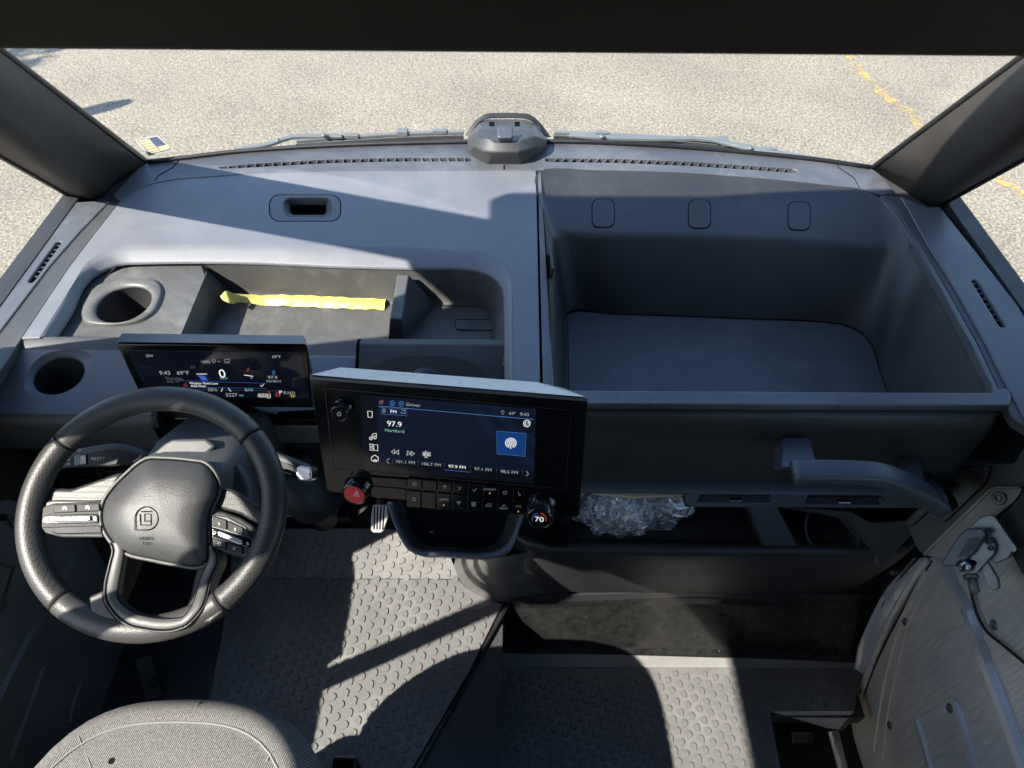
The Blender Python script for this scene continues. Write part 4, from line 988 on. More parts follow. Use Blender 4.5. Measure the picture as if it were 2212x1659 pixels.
for a in [('SW', 323, 769, 6, 'ui_grey'), ('69°F', 681, 771, 0, 'ui_grey'), ('100%', 444, 782, 5.5, 'ui_grey'), ('9:43', 356, 806, 8, 'ui_grey'), ('69°F', 395, 806, 8, 'ui_grey'), ('Thursday,', 376, 817.5, 5.5, 'ui_dim'), ('July 23rd', 379, 823.5, 5.5, 'ui_dim'),
          ('0', 480, 808, 17, 'ui_white'), ('MPH', 483, 817.5, 4.5, 'ui_green'), ('97.9', 589, 816, 7, 'ui_grey'), ('Hartford', 591, 823.5, 5, 'ui_grey'), ('69°F', 597, 771, 6, 'ui_grey'), ('0', 543, 816.5, 4.5, 'ui_grey'),
          ('50', 455, 842, 7, 'ui_grey'), ('%', 466, 842.5, 5.5, 'ui_green'), ('1', 530, 842.5, 6.5, 'ui_grey'), ('kW', 539, 842.5, 6, 'ui_green'), ('5227', 500, 853.5, 7, 'ui_grey'), ('mi', 521, 854, 5, 'ui_green'),
          ('P', 606, 848, 7.5, 'ui_white'), ('R', 615.5, 849, 6, 'ui_grey'), ('N', 625, 849.5, 6, 'ui_grey'), ('D', 634, 849.5, 6, 'ui_grey'), ('AUTO', 567, 852.5, 4, 'ui_white'), ('HOLD', 567, 856.5, 4, 'ui_white'), ('95', 378, 842, 6, 'ui_grey'), ('mi', 390, 843, 5, 'ui_green'), ('H', 596, 806, 5, 'ui_blue')]:
    if a[3] <= 0 or (a[0] == 'H'): continue
    T(CF, clu, a[0], a[1], a[2], a[3], a[4], 'CENTER', .008)
strokes(CF, [arc(472, 818, 49, 190, 352, 26, 40)], .5, 'ui_dimred', clu, .0016)
strokes(CF, [[(424, 808), (447, 808)], [(527, 810), (547, 813)]], 1.2, 'ui_white', clu, .0018)
flat(CF, [(427, 811), (442, 811), (449, 822), (436, 822)], 'ui_blue', clu, .0016, 'gauge_fill')
flat(CF, [(444, 811), (448, 811), (456, 822), (452, 822)], 'screen_chip', clu, .0016, 'gauge_fill')
ms = flat(CF, [(386, 822), (574, 828), (576, 839), (394, 836)], 'screen_bar', clu, .002, 'message_panel')
strokes(CF, [[(386, 822), (574, 828)], [(394, 836), (576, 839)]], .6, 'ui_blue', clu, .0022, 'message_line')
text(CF, 'Washer Fluid Low', 409, 827.8, 4.6, 'ui_white', clu, 'LEFT', .0024, 'screen_text', .012)
text(CF, 'Add Fluid', 412, 833.8, 4.6, 'ui_white', clu, 'LEFT', .0024, 'screen_text', .012)
strokes(CF, [[(397, 833), (401, 826), (405, 833), (397, 833)]], 1.0, 'ui_red', clu, .0024)
strokes(CF, [[(562, 832), (565, 835), (571, 829)]], 1.1, 'ui_white', clu, .0024)
strokes(CF, [arc(462, 780, 3.5, 0, 360, 10), [(470, 781), (476, 781)], [(485, 776), (496, 776), (496, 784), (485, 784), (485, 776)], [(487, 781), (494, 781)]], .9, 'ui_grey', clu, .0016)
strokes(CF, [[(411, 791), (421, 791), (421, 795), (411, 795), (411, 791)]], .8, 'ui_dim', clu, .0016)
strokes(CF, [[(538, 795), (533, 799), (538, 799), (533, 803)]], 1.2, 'ui_red', clu, .0016)
strokes(CF, [arc(591, 804, 3, 0, 360, 10), [(589, 808), (594, 810)]], 1.0, 'ui_lightblue', clu, .0016)
strokes(CF, [[(481, 838), (478, 846)], [(493, 838), (499, 846)]], 1.0, 'ui_white', clu, .0016)
strokes(CF, [[(411 + 14, 850), (437, 850), (437, 855), (425, 855), (425, 850)], [(426, 857), (430, 857)], [(433, 857), (437, 857)]], 1.2, 'led_green', clu, .0016)
strokes(CF, [[(385, 845), (396, 845), (396, 848), (385, 848), (385, 845)]], .9, 'ui_red', clu, .0016)
strokes(CF, [[(580, 845), (578, 851), (584, 851), (580, 845)], arc(600, 853, 4.5, 180, 360, 8), [(595, 855), (606, 855)]], 1.3, 'ui_red', clu, .0016)
strokes(CF, [[(578, 852), (584, 852), (584, 860), (578, 860), (578, 852)], [(579, 856), (583, 856)]], .9, 'ui_white', clu, .0016)
strokes(CF, [arc(632, 855, 3.5, 0, 360, 8), [(626, 855), (639, 856)]], 1.1, 'ui_yellow', clu, .0016)
strokes(CF, [[(372, 840), (635, 845.5)]], .4, 'ui_dim', clu, .0012, 'screen_line')

# ------------------------------------------------------------------ infotainment screen
inf = thing('infotainment_screen', 'glossy black centre touchscreen unit with knobs and climate buttons', 'touchscreen', ony(967, 1110, .64))
_yw, _pt = -.144, .319
nI = V3((math.sin(_yw) * math.cos(_pt), -math.cos(_yw) * math.cos(_pt), math.sin(_pt)))
cI = CAM + ray(967.2, 969.9) * 1.025
aI = V3((0, 0, 1)).cross(nI).normalized(); bI = nI.cross(aI); _rl = .039
IF = Frame(cI, nI, aI * math.cos(_rl) + bI * math.sin(_rl))
f_px = [(668, 818), (672, 812), (1264, 860), (1271, 866), (1252, 1113), (1245, 1118), (712, 1063), (704, 1056)]
b_px = [(705, 806), (735, 797), (1160, 829), (1215, 842), (1225, 1080), (1215, 1090), (760, 1050), (745, 1040)]
ff_, bb_ = IF.L(f_px), IF.L(b_px, -.036)
nn8 = 8
add('screen_housing', ff_ + bb_, [list(range(8))] + [list(range(8, 16))[::-1]] + [[i, i + 8, (i + 1) % 8 + 8, (i + 1) % 8] for i in range(8)], 'gloss_black', inf, bevel=.002)
tf, tb_ = IF.L([(668, 816), (672, 811), (1264, 859), (1271, 864)], .0), IF.L([(703, 804), (735, 795), (1160, 827), (1217, 840)], -.036)
add('top_sheen', [p + V3((0, 0, .0015)) for p in tf + tb_], [[0, 1, 5, 4], [1, 2, 6, 5], [2, 3, 7, 6]], 'sheen_grey', inf, smooth=False)  # face coloured pale for the sky mirrored on the unit's black top
# grey shaded cap on the top edge
cap = [IF.P(*p, l) for p, l in [((668, 813), .0004), ((1270, 861), .0004), ((1270, 868), .0006), ((669, 820), .0006)]]
prism('top_trim', cap, nI * -.004, 'blue_plastic', inf, bevel=.001)
strokes(IF, [[(702, 842), (706, 839), (1230, 886), (1234, 890), (1222, 1052), (1218, 1056), (724, 1014), (720, 1010), (702, 842)]], .9, 'satin_black', inf, .0012, 'glass_edge')
scr = [(778, 853), (1158, 883), (1152, 1045), (786, 1012)]
pn = flat(IF, scr, 'screen_navy', inf, .0008, 'screen')
flat(IF, [(778, 853), (812, 855.5), (818, 1015), (786, 1012)], 'screen_bar', inf, .0014, 'screen_panel')
flat(IF, [(812, 992), (1154, 1022), (1152, 1045), (813, 1014)], 'screen_bar', inf, .0014, 'screen_panel')
flat(IF, [(1012, 871), (1034, 873), (1070, 930), (1120, 975), (1155, 996), (1154, 1012), (1110, 985), (1050, 935)], 'screen_navy2', inf, .0012, 'screen_panel')
flat(IF, [(1053, 875), (1082, 877), (1110, 915), (1157, 948), (1156, 968), (1100, 930)], 'screen_navy2', inf, .0012, 'screen_panel')
tile = flat(IF, [(1073, 931), (1136, 936.5), (1134.5, 986), (1073.5, 980)], 'screen_tile', inf, .0018, 'screen_tile')
strokes(IF, [[(1073, 931), (1136, 936.5), (1134.5, 986), (1073.5, 980), (1073, 931)]], .7, 'ui_lightblue', inf, .0022, 'tile_edge')
strokes(IF, [arc(1103.5, 957, 11.5, 110, 430, 24, 10), arc(1103.5, 957, 7.4, 110, 430, 20, 6.4), arc(1103.5, 957, 3.2, 0, 360, 12, 2.8), [(1103.7, 958), (1103, 970)]], 1.9, 'ui_white', inf, .0024)
flat(IF, [(820, 880), (881, 884), (881, 898.5), (821, 894)], 'screen_chip', inf, .0016, 'screen_chip')
strokes(IF, [[(820, 880), (881, 884), (881, 898.5), (821, 894), (820, 880)]], .6, 'ui_lightblue', inf, .002, 'chip_edge')
SLP = .086
def TI(s, x, y, h, m='ui_white', al='CENTER', w_=1.08): return text(IF, s, x, y, h, m, inf, al, .002, 'screen_text', SLP, w_)
TI('FM', 850, 889.5, 6.5); TI('Driver', 893, 875, 6.5, 'ui_grey'); TI('97.9', 852, 916.5, 10.5); TI('Hartford', 852, 931, 6.5, 'ui_green')
TI('69°', 1107, 893.5, 6, 'ui_grey'); TI('9:43', 1133, 895.5, 6.5, 'ui_grey')
for s_, x, y, m in (('101.1 FM', 875, 998.5, 'ui_grey'), ('106.7 FM', 931, 1003.5, 'ui_grey'), ('97.9 FM', 987.5, 1009, 'ui_white'), ('97.1 FM', 1043.5, 1014.5, 'ui_grey'), ('98.5 FM', 1100, 1020, 'ui_grey')): TI(s_, x, y, 6.2, m)
strokes(IF, [[(818, 877), (1152, 906)]], 1.0, 'ui_lightblue', inf, .002, 'screen_line')
strokes(IF, [[(960, 1014.5), (1016, 1020)]], 1.0, 'ui_blue', inf, .002, 'screen_line')
for x, y in ((848, 990), (904, 995), (960, 1000), (1016, 1005), (1072, 1011), (1129, 1016)): strokes(IF, [[(x, y), (x, y + 11)]], .5, 'ui_dim', inf, .002, 'screen_line')
strokes(IF, [[(841, 990), (835, 995), (840, 1001)], [(1137, 1018), (1142, 1023.5), (1137, 1028)]], 1.2, 'ui_grey', inf, .002)
strokes(IF, [[(794, 888), (804, 889), (804, 902), (795, 901), (794, 888)]], 1.4, 'ui_white', inf, .002)
strokes(IF, [arc(801, 947, 3, 0, 360, 12), arc(810, 945, 3, 0, 360, 12), [(804, 947), (804, 938), (813, 936), (813, 945)]], 1.3, 'ui_white', inf, .002)
strokes(IF, [[(798, 959), (805, 960), (805, 965), (799, 964), (798, 959)], [(799, 967), (806, 968), (806, 973), (799, 972), (799, 967)], [(807, 960), (816, 961), (816, 974), (808, 973), (807, 960)]], 1.2, 'ui_white', inf, .002)
strokes(IF, [[(803, 987), (810, 983), (817, 988), (817, 995), (814, 997), (806, 996), (802, 993), (803, 987)], arc(810.5, 996, 3, 180, 360, 8)], 1.3, 'ui_white', inf, .002)
strokes(IF, [[(852, 971), (845, 976), (852, 981), (852, 971)], [(861, 972), (854, 977), (861, 982), (861, 972)], [(880, 974), (887, 979.5), (879, 984), (880, 974)], [(888, 975), (895, 980), (888, 985), (888, 975)]], 1.2, 'ui_white', inf, .002)
strokes(IF, [[(914 + 3 * k, 976 + .2 * k - (3 if k == 2 else 0)), (914 + 3 * k, 985 + .2 * k)] for k in range(6)] + [[(917, 989), (920, 986), (923, 989)]], 1.1, 'ui_white', inf, .002)
strokes(IF, [arc(1138, 915, 7, 0, 360, 14)], 1.5, 'ui_white', inf, .002); strokes(IF, [arc(1137, 915.5, 3, 60, 300, 10), [(1141, 911), (1141, 917)], [(1145, 910), (1145, 916)]], 1.2, 'ui_white', inf, .002)
strokes(IF, [[(820, 871), (821, 867), (824, 866), (826, 868), (826, 872), (820, 871)]], 1.0, 'ui_grey', inf, .002); strokes(IF, [arc(826.5, 867, 1, 0, 360, 6)], 1.6, 'ui_red', inf, .0022)
for x, y in ((847.5, 871), (867, 872.5)): strokes(IF, [arc(x, y, 5.5, 0, 360, 16), arc(x, y, 2.2, 0, 360, 10)], .9, 'ui_lightblue', inf, .002)
strokes(IF, [arc(829, 887, 3.6, 0, 360, 12), [(829, 887), (829, 892)], [(868, 886), (876, 887), (876, 893), (869, 892.5)], [(865, 892), (869, 890)]], 1.0, 'ui_grey', inf, .0022)
strokes(IF, [arc(1086, 890, 3, 150, 390, 10), [(1083.4, 891.5), (1086, 896), (1088.6, 891.5)]], .8, 'ui_grey', inf, .002)
# knobs
def knob(c, r, ln, m, capm, nm, label=None):
    k = loft(nm, [disc(c, IF.U, IF.V, r * 1.12), disc(c + nI * (ln * .1), IF.U, IF.V, r * 1.12), disc(c + nI * (ln * .12), IF.U, IF.V, r), disc(c + nI * (ln * .92), IF.U, IF.V, r), disc(c + nI * ln, IF.U, IF.V, r * .94), disc(c + nI * ln, IF.U, IF.V, r * .84), disc(c + nI * (ln - .0008), IF.U, IF.V, r * .82)], m, inf, closed=True)
    prism('knob_face', disc(c + nI * (ln - .0007), IF.U, IF.V, r * .83), nI * -.003, capm, k)
    return k
hz = knob(IF.P(774, 1052), .0195, .020, 'gloss_black', 'red_button', 'hazard_button')
HZ = Frame(cI + nI * .0202, nI, IF.U)
strokes(HZ, [[(763, 1071.5), (770.5, 1060), (777, 1072.5), (763, 1071.5)], [(767, 1069.5), (770.5, 1064), (773.5, 1070), (767, 1069.5)]], 1.0, 'white_print', hz, .0012, 'triangle_symbol')
tk = knob(IF.P(1170, 1090), .0195, .034, 'gloss_black', 'gloss_black', 'temperature_knob')
TK = Frame(cI + nI * .034, nI, IF.U)
kc = IF.P(1170, 1090) + nI * .034
def topx(p):
    q = p - CAM; s_ = q.dot(_d); return CX + FPX * q.dot(_r) / s_, CY - FPX * q.dot(_u) / s_
kx, ky = topx(kc)
text(TK, '70', kx, ky, 10, 'ui_white', tk, 'CENTER', .0014, 'screen_text', SLP, 1.1)
strokes(TK, [arc(kx, ky, 15, 165, 262, 12, 14)], 1.1, 'ui_blue', tk, .0014, 'dial_arc'); strokes(TK, [arc(kx, ky, 15, 278, 375, 12, 14)], 1.1, 'ui_red', tk, .0014, 'dial_arc')
for nm_, kn, cpx, r_, z0, z1 in (('knurl_rib', tk, (1172, 1085), .0187, .016, .034), ('knurl_rib', None, (740, 884), .0128, .004, .012)):
    pass
pk_ = knob(IF.P(741, 882), .0128, .016, 'gloss_black', 'gloss_black', 'power_knob')
pc = IF.P(741, 882) + nI * .016; px_, py_ = topx(pc); PK = Frame(pc, nI, IF.U)
strokes(PK, [arc(px_, py_, 3.8, -60, 240, 14), [(px_, py_ - 5.5), (px_, py_ - 1)]], .9, 'ui_grey', pk_, .0012, 'power_symbol')
def ribs(kn, c, r, z0, z1, n=44):
    v, f = [], []
    for i in range(n):
        a = 2 * math.pi * i / n; d_ = IF.U * math.cos(a) + IF.V * math.sin(a); t_ = -IF.U * math.sin(a) + IF.V * math.cos(a); b = len(v)
        for zz in (z0, z1):
            v += [c + d_ * (r - .0003) + t_ * .0008 + nI * zz, c + d_ * (r + .0008) + nI * zz, c + d_ * (r - .0003) - t_ * .0008 + nI * zz]
        f += [[b, b + 1, b + 4, b + 3], [b + 1, b + 2, b + 5, b + 4]]
    o_ = add('knurling', v, f, 'satin_black', kn); props(o_, kind='stuff')
ribs(tk, IF.P(1170, 1090), .0195, .012, .030); ribs(pk_, IF.P(741, 882), .0128, .004, .013)
# buttons, two rows
zx = lambda x: 685.8 + x * .2728
zy = lambda y: 822.9 + y * .2728
cols = [712, 832, 950, 1068, 1187, 1306, 1425, 1545, 1655]
def rowy(x, r):   # top/bottom lines of the two rows at a column
    a = (x - 712) / 833.0
    return [zy(768 + 76 * a), zy(852 + 80 * a)] if r == 0 else [zy(862 + 74 * a), zy(1000 + 58 * a)]
ic = {}
ic[(0, 0)] = [[(-5, -2), (-3, -3), (5, -3), (5, 3), (-5, 3), (-5, -2)], [(-2, 0), (2, 0)]]
ic[(0, 2)] = [[(-5, -2), (0, -4), (2, -2), (-2, 1), (-5, -2)], [(1, 3), (3, 0), (5, -3)], [(-2, 4), (2, 4)]]
ic[(0, 3)] = [[(-5, -3), (0, -3)], [(-1, 3), (2, 0), (4, -3)], [(-4, 4), (1, 4)]]
ic[(0, 4)] = [[(-5, 0), (-3, 3)], [(-1, 3), (2, 0), (5, -3)], [(-3, 4), (1, 4)]]
ic[(0, 6)] = [arc(0, 3, 7, 200, 340, 8, 6), [(-3, 1), (-3, 5)], [(0, 1), (0, 5)], [(3, 1), (3, 5)]]
ic[(0, 7)] = [[(-3, -4), (-1, 2), (4, 3)], [(-2, 5), (4, 5)]]
ic[(1, 0)] = [[(-4, -4), (4, -4), (4, 3), (-4, 3), (-4, -4)], [(-2, -1), (2, -1)], [(2, 5), (5, 4)]]
ic[(1, 3)] = [arc(-2, -1, 2, 0, 360, 8), arc(2, -1, 2, 0, 360, 8), arc(0, 2, 2, 0, 360, 8)]
ic[(1, 4)] = [arc(-2.6, -1.6, 2.6, 0, 360, 8), arc(2.6, -1.6, 2.6, 0, 360, 8), arc(-2.2, 3, 2.6, 0, 360, 8), arc(2.2, 3, 2.6, 0, 360, 8)]
ic[(1, 5)] = [[(-7, 2), (-6, -1), (-3, -3), (7, -3), (7, 3), (-7, 3), (-7, 2)], [(-1, 0), (3, 0)]]
ic[(1, 6)] = [[(-3, -4), (-3, 2)], [(0, -4), (0, 2)], [(3, -4), (3, 2)]]
txt = {(0, 5): ('ON/OFF', -3), (1, 2): ('AUTO', -4), (1, 7): ('A/C', -2), (1, 6): ('HEAT', 5)}
led = {(0, 5): 5, (1, 2): 8, (1, 7): 9}
for r_ in (0, 1):
    for c_ in range(8):
        x0, x1 = cols[c_] + 3, cols[c_ + 1] - 3
        a0, a1 = rowy(x0, r_); b0, b1 = rowy(x1, r_)
        sh_ = -8 * r_
        q = [(zx(x0 + sh_), a0 + .8), (zx(x1 + sh_), b0 + .8), (zx(x1 + sh_ - 3), b1 - .8), (zx(x0 + sh_ - 3), a1 - .8)]
        bt = prism('climate_button', IF.L(q, .004), nI * -.004, 'gloss_black', inf, bevel=.0012)
        cx_, cy_ = sum(p[0] for p in q) / 4, sum(p[1] for p in q) / 4
        if (r_, c_) in ic: strokes(IF, [[(cx_ + x * .85, cy_ + y * .85) for x, y in ln] for ln in ic[(r_, c_)]], .9, 'grey_print', bt, .0052, 'button_symbol')
        if (r_, c_) in txt: text(IF, txt[(r_, c_)][0], cx_, cy_ + txt[(r_, c_)][1], 4.2, 'grey_print', bt, 'CENTER', .0052, 'button_text', SLP, 1.0)
        if (r_, c_) in led: strokes(IF, [[(cx_ - 1.3, cy_ + led[(r_, c_)]), (cx_ + 1.3, cy_ + led[(r_, c_)])]], 2.4, 'ui_orange', bt, .0054, 'indicator_light')
prism('button_panel', IF.L([(800, 1030), (880, 1036), (878, 1052), (800, 1046)], .003), nI * -.003, 'gloss_black', inf, bevel=.001)
prism('button_panel', IF.L([(800, 1050), (878, 1056), (875, 1080), (802, 1074)], .003), nI * -.003, 'gloss_black', inf, bevel=.001)
# lower chin of the unit that carries the buttons
prism('screen_chin', IF.L([(760, 1024), (1250, 1070), (1246, 1116), (1170, 1112), (880, 1082), (770, 1066)], .0018), nI * -.012, 'gloss_black', inf, bevel=.002)
# dome of the mount on the centre pad
dm = onz(920, 806, 1.492)
loft('mount_dome', [[dm + V3((.034 * math.cos(a) * math.cos(e), .024 * math.sin(a) * math.cos(e), .016 * math.sin(e))) for a in [2 * math.pi * k / 20 for k in range(20)]] for e in (0, .4, .8, 1.2, 1.55)], 'gloss_black', inf, closed=True)
bar('mount_arm', [cI - nI * .03, V3((-.09, .88, 1.42))], .12, .08, (0, 0, 1), 'black', inf, .005)

# ================================================================== steering wheel and column
sw_ = thing('steering_wheel', 'black leather steering wheel with airbag hub and thumb switches', 'steering wheel', (-.541, .576, 1.575))
_e = R(62); WN = V3((0, -math.cos(_e), math.sin(_e)))
WF = Frame((-.541, .576, 1.575), WN, (1, 0, 0))
q4 = lambda x, y: (27.4 + x * .2976, 905 + y * .2976)
def W4(pts, lift=0.0): return [WF.P(*q4(*p), lift) for p in pts]
# rim: centre line from the outer outline
NR = 160
L_, R_, T_, B_ = WF.P(38, 1100), WF.P(618, 1108), WF.P(322, 836), WF.P(342, 1384)
cW = V3(((L_ + R_) / 2)) * .5 + V3((T_ + B_) / 2) * .5
rx, ry = (R_ - L_).length / 2 - .0195, (T_ - B_).length / 2 - .0195
def rimp(a): return cW + WF.U * (rx * math.cos(a)) + WF.V * (ry * math.sin(a))
def angof(px, py):
    p = WF.P(px, py) - cW; return math.atan2(p.dot(WF.V) / ry, p.dot(WF.U) / rx)
aLT, aRT, aLB, aRB = angof(102, 929), angof(515, 965), angof(152, 1280), angof(498, 1322)
def rim_arc(nm, a0, a1, m, r):
    if a1 < a0: a1 += 2 * math.pi
    k = max(12, int(NR * (a1 - a0) / 6.283)); rows = []
    for i in range(k + 1):
        a = a0 + (a1 - a0) * i / k; p = rimp(a); out = (WF.U * (math.cos(a) * ry) + WF.V * (math.sin(a) * rx)).normalized()
        # thumb swellings near the spokes
        sw = r
        rows.append([p + out * (sw * 1.0 * math.cos(b)) + WN * (sw * .92 * math.sin(b)) for b in [2 * math.pi * j / 18 for j in range(18)]])
    return loft(nm, rows, m, sw_, closed=True, caps=True)
rim_arc('rim_grip', aRT, aLT, 'leather', .0195); rim_arc('rim_grip', aLT, aLB, 'perforated', .0192); rim_arc('rim_grip', aLB, aRB, 'leather', .0195); rim_arc('rim_grip', aRB, aRT, 'perforated', .0192)
for a in (aLT, aRT, aLB, aRB):
    p = rimp(a); out = (WF.U * math.cos(a) + WF.V * math.sin(a)).normalized()
    tube('rim_seam', [p + out * (.0196 * math.cos(b)) + WN * (.0182 * math.sin(b)) for b in [2 * math.pi * j / 24 for j in range(24)]], .0008, 'void', sw_, closed=True, sides=5)
# left spoke
prism('spoke_leather', W4([(150, 560), (270, 500), (420, 505), (700, 410), (800, 380), (690, 600), (640, 610), (200, 640), (110, 690)], -.004), WN * -.018, 'perforated', sw_, bevel=.006)
lb = prism('switch_bezel', W4([(115, 655), (180, 605), (300, 585), (640, 590), (660, 860), (345, 858), (210, 825), (145, 780)], .001), WN * -.016, 'grey_bezel', sw_, bevel=.004)
lp_ = prism('switch_panel', W4([(178, 680), (215, 640), (290, 612), (640, 600), (655, 840), (330, 840), (215, 805), (180, 760)], .0035), WN * -.01, 'switch_black', sw_, bevel=.002)
for q in ([(290, 622), (452, 618), (456, 676), (292, 684)], [(460, 617), (628, 612), (632, 668), (464, 675)]): prism('thumb_button', W4(q, .0065), WN * -.005, 'switch_black', lp_, bevel=.0015)
WFU = lambda pts: [q4(*p) for p in pts]
tr_ = prism('slider_track', W4([(210, 722), (240, 696), (600, 690), (622, 700), (622, 750), (600, 756), (250, 764), (214, 748)], .006), WN * -.004, 'gloss_black', lp_, bevel=.0015)
prism('slider', W4([(275, 726), (300, 712), (560, 704), (564, 736), (300, 742), (278, 738)], .0095), WN * -.005, 'slider_metal', lp_, bevel=.002)
prism('thumb_button', W4([(205, 785), (640, 772), (646, 828), (330, 834), (225, 810)], .006), WN * -.004, 'switch_black', lp_, bevel=.0015)
strokes(WF, [WFU([(362, 662), (376, 645), (390, 662)]), WFU(arc(376, 652, 16, 180, 360, 8)), WFU(arc(542, 645, 14, 140, 420, 10)), WFU([(536, 640), (546, 650)])], 1.0, 'white_print', lp_, .0076, 'button_symbol')
text(WF, '+RES', *q4(240, 722), 3.2, 'white_print', lp_, 'CENTER', .0072, 'button_text', -.02); text(WF, '-SET', *q4(242, 742), 3.2, 'white_print', lp_, 'CENTER', .0072, 'button_text', -.02)
strokes(WF, [WFU([(582, 715), (598, 710), (606, 722), (590, 730), (582, 715)]), WFU([(590, 736), (608, 733)])], 1.0, 'white_print', lp_, .0072, 'button_symbol')
strokes(WF, [WFU([(418, 710), (420, 740)])], 1.2, 'led_green', lp_, .0102, 'indicator_light')
# right spoke
prism('spoke_leather', W4([(1480, 480), (1600, 510), (1790, 640), (1840, 700), (1850, 760), (1770, 760), (1640, 690), (1450, 640), (1400, 560)], -.004), WN * -.018, 'perforated', sw_, bevel=.006)
rb = prism('switch_bezel', W4([(1420, 672), (1520, 668), (1650, 715), (1745, 775), (1825, 870), (1815, 975), (1760, 1015), (1690, 1018), (1450, 955)], .001), WN * -.016, 'switch_black', sw_, bevel=.004)
rp_ = prism('switch_panel', W4([(1440, 690), (1560, 710), (1690, 780), (1752, 860), (1748, 960), (1700, 998), (1450, 940)], .0035), WN * -.01, 'grey_bezel', sw_, bevel=.002)
for q in ([(1448, 700), (1552, 735), (1554, 806), (1448, 778)], [(1560, 738), (1672, 790), (1674, 845), (1560, 810)], [(1680, 795), (1735, 862), (1732, 872), (1680, 850)], [(1448, 862), (1548, 890), (1548, 955), (1450, 928)], [(1556, 894), (1668, 925), (1668, 985), (1556, 958)], [(1676, 930), (1738, 940), (1728, 972), (1698, 990), (1676, 988)]):
    prism('thumb_button', W4(q, .0065), WN * -.005, 'switch_black', rp_, bevel=.0015)
prism('slider_track', W4([(1446, 786), (1720, 866), (1722, 938), (1446, 856)], .006), WN * -.004, 'gloss_black', rp_, bevel=.0015)
prism('slider', W4([(1482, 818), (1500, 812), (1665, 878), (1672, 912), (1640, 912), (1490, 850)], .0095), WN * -.005, 'slider_metal', rp_, bevel=.002)
strokes(WF, [WFU(arc(1464, 826, 10, 0, 360, 8)), WFU([(1490, 752), (1502, 762), (1496, 770)]), WFU([(1612, 790), (1618, 804), (1608, 812)]), WFU(arc(1500, 908, 12, 0, 360, 8)), WFU([(1600, 930), (1614, 934), (1612, 950), (1598, 946), (1600, 930)]), WFU(arc(1706, 904, 9, 0, 300, 8))], 1.0, 'white_print', rp_, .0076, 'button_symbol')
# lower spoke: a U-shaped frame
so = [(705, 900), (725, 945), (705, 1040), (665, 1230), (668, 1310), (700, 1370), (790, 1470), (860, 1510), (930, 1525), (1180, 1535), (1260, 1505), (1330, 1440), (1375, 1385), (1440, 1180), (1500, 1010), (1470, 940), (1420, 900)]
si = [(800, 900), (808, 960), (795, 1040), (762, 1240), (758, 1290), (782, 1330), (860, 1395), (905, 1420), (960, 1434), (1190, 1446), (1235, 1438), (1275, 1400), (1300, 1360), (1365, 1160), (1420, 1010), (1415, 950), (1395, 900)]
lf = lambda y: .004 + .016 * max(0, min(1, (y - 1150) / 250))
a_, b_ = cr([WF.P(*q4(*p), lf(p[1])) for p in so], 60), cr([WF.P(*q4(*p), lf(p[1])) for p in si], 60)
bd, ad = cr(W4([(x + (1080 - x) * .13, y - 18) for x, y in si], -.035), 60), [p - WN * .03 for p in a_]
loft('lower_spoke', [ad, [p - WN * .004 for p in a_], a_, [p.lerp(q, .04) + WN * .0015 for p, q in zip(a_, b_)], [p.lerp(q, .5) + WN * .002 for p, q in zip(a_, b_)], [p.lerp(q, .96) + WN * .0015 for p, q in zip(a_, b_)], b_, bd], 'grey_bezel', sw_)
for rr_, nm in ((a_, 'spoke_bead'), ([p.lerp(q, .14) + WN * .0018 for p, q in zip(a_, b_)], 'spoke_bead'), (b_, 'spoke_bead')): tube(nm, rr_, .0013, 'void' if rr_ is not a_ else 'satin_black', sw_, sides=5)
# web joining the lower spoke to the rim
for sd in ([(545, 1290), (600, 1268), (664, 1240), (672, 1310), (700, 1372), (795, 1478), (700, 1500), (560, 1400)], [(1375, 1385), (1430, 1358), (1520, 1362), (1530, 1400), (1430, 1480), (1310, 1490), (1330, 1440)]):
    prism('rim_web', W4(sd, .013), WN * -.02, 'leather', sw_, bevel=.005, segs=3)
# airbag cover
hub = [(975, 300), (1100, 296), (1290, 312), (1390, 330), (1450, 385), (1488, 470), (1482, 560), (1440, 640), (1418, 740), (1412, 900), (1410, 1020), (1395, 1050), (1360, 1062), (1180, 1045), (1000, 1010), (850, 975), (770, 930), (700, 850), (660, 770), (652, 700), (672, 600), (740, 500), (850, 390), (920, 330)]
cpx = (1075, 690)
def hubring(k, lift, cx=cpx): return [WF.P(*q4(cx[0] + (x - cx[0]) * k, cx[1] + (y - cx[1]) * k), lift) for x, y in hub]
NH = 72
hr = [cr(hubring(k, l, c), NH, True) for k, l, c in ((1.0, -.022, cpx), (1.0, -.002, cpx), (.985, .006, cpx), (.95, .011, cpx), (.78, .0215, (1085, 680)), (.60, .027, (1085, 680)), (.30, .029, (1085, 680)), (.02, .0295, (1085, 680)))]
hubo = loft('airbag_cover', hr, 'airbag', sw_, closed=True, caps=True)
tube('hub_bead', cr([WF.P(*q4(cpx[0] + (x - cpx[0]) * 1.035, cpx[1] + (y - cpx[1]) * 1.035), .001) for x, y in hub], NH, True), .0032, 'grey_bezel', sw_, closed=True, sides=8)
tube('hub_gap', cr([WF.P(*q4(cpx[0] + (x - cpx[0]) * 1.01, cpx[1] + (y - cpx[1]) * 1.01), .0) for x, y in hub], NH, True), .0035, 'void', sw_, closed=True, sides=6)
HF = Frame(WF.O, WN, (1, 0, 0))
lz = .0296
def H4(pts): return [q4(*p) for p in pts]
strokes(HF, [H4([(888, 800)] + arc(972, 722, 84, 180, 450, 26) + [(888, 806), (888, 722)]), H4([(925, 690), (925, 770), (1005, 770), (1005, 690), (958, 690), (958, 742), (1000, 742)]), H4([(930, 672), (1012, 672)])], 2.6, 'void', hubo, lz, 'embossed_logo')
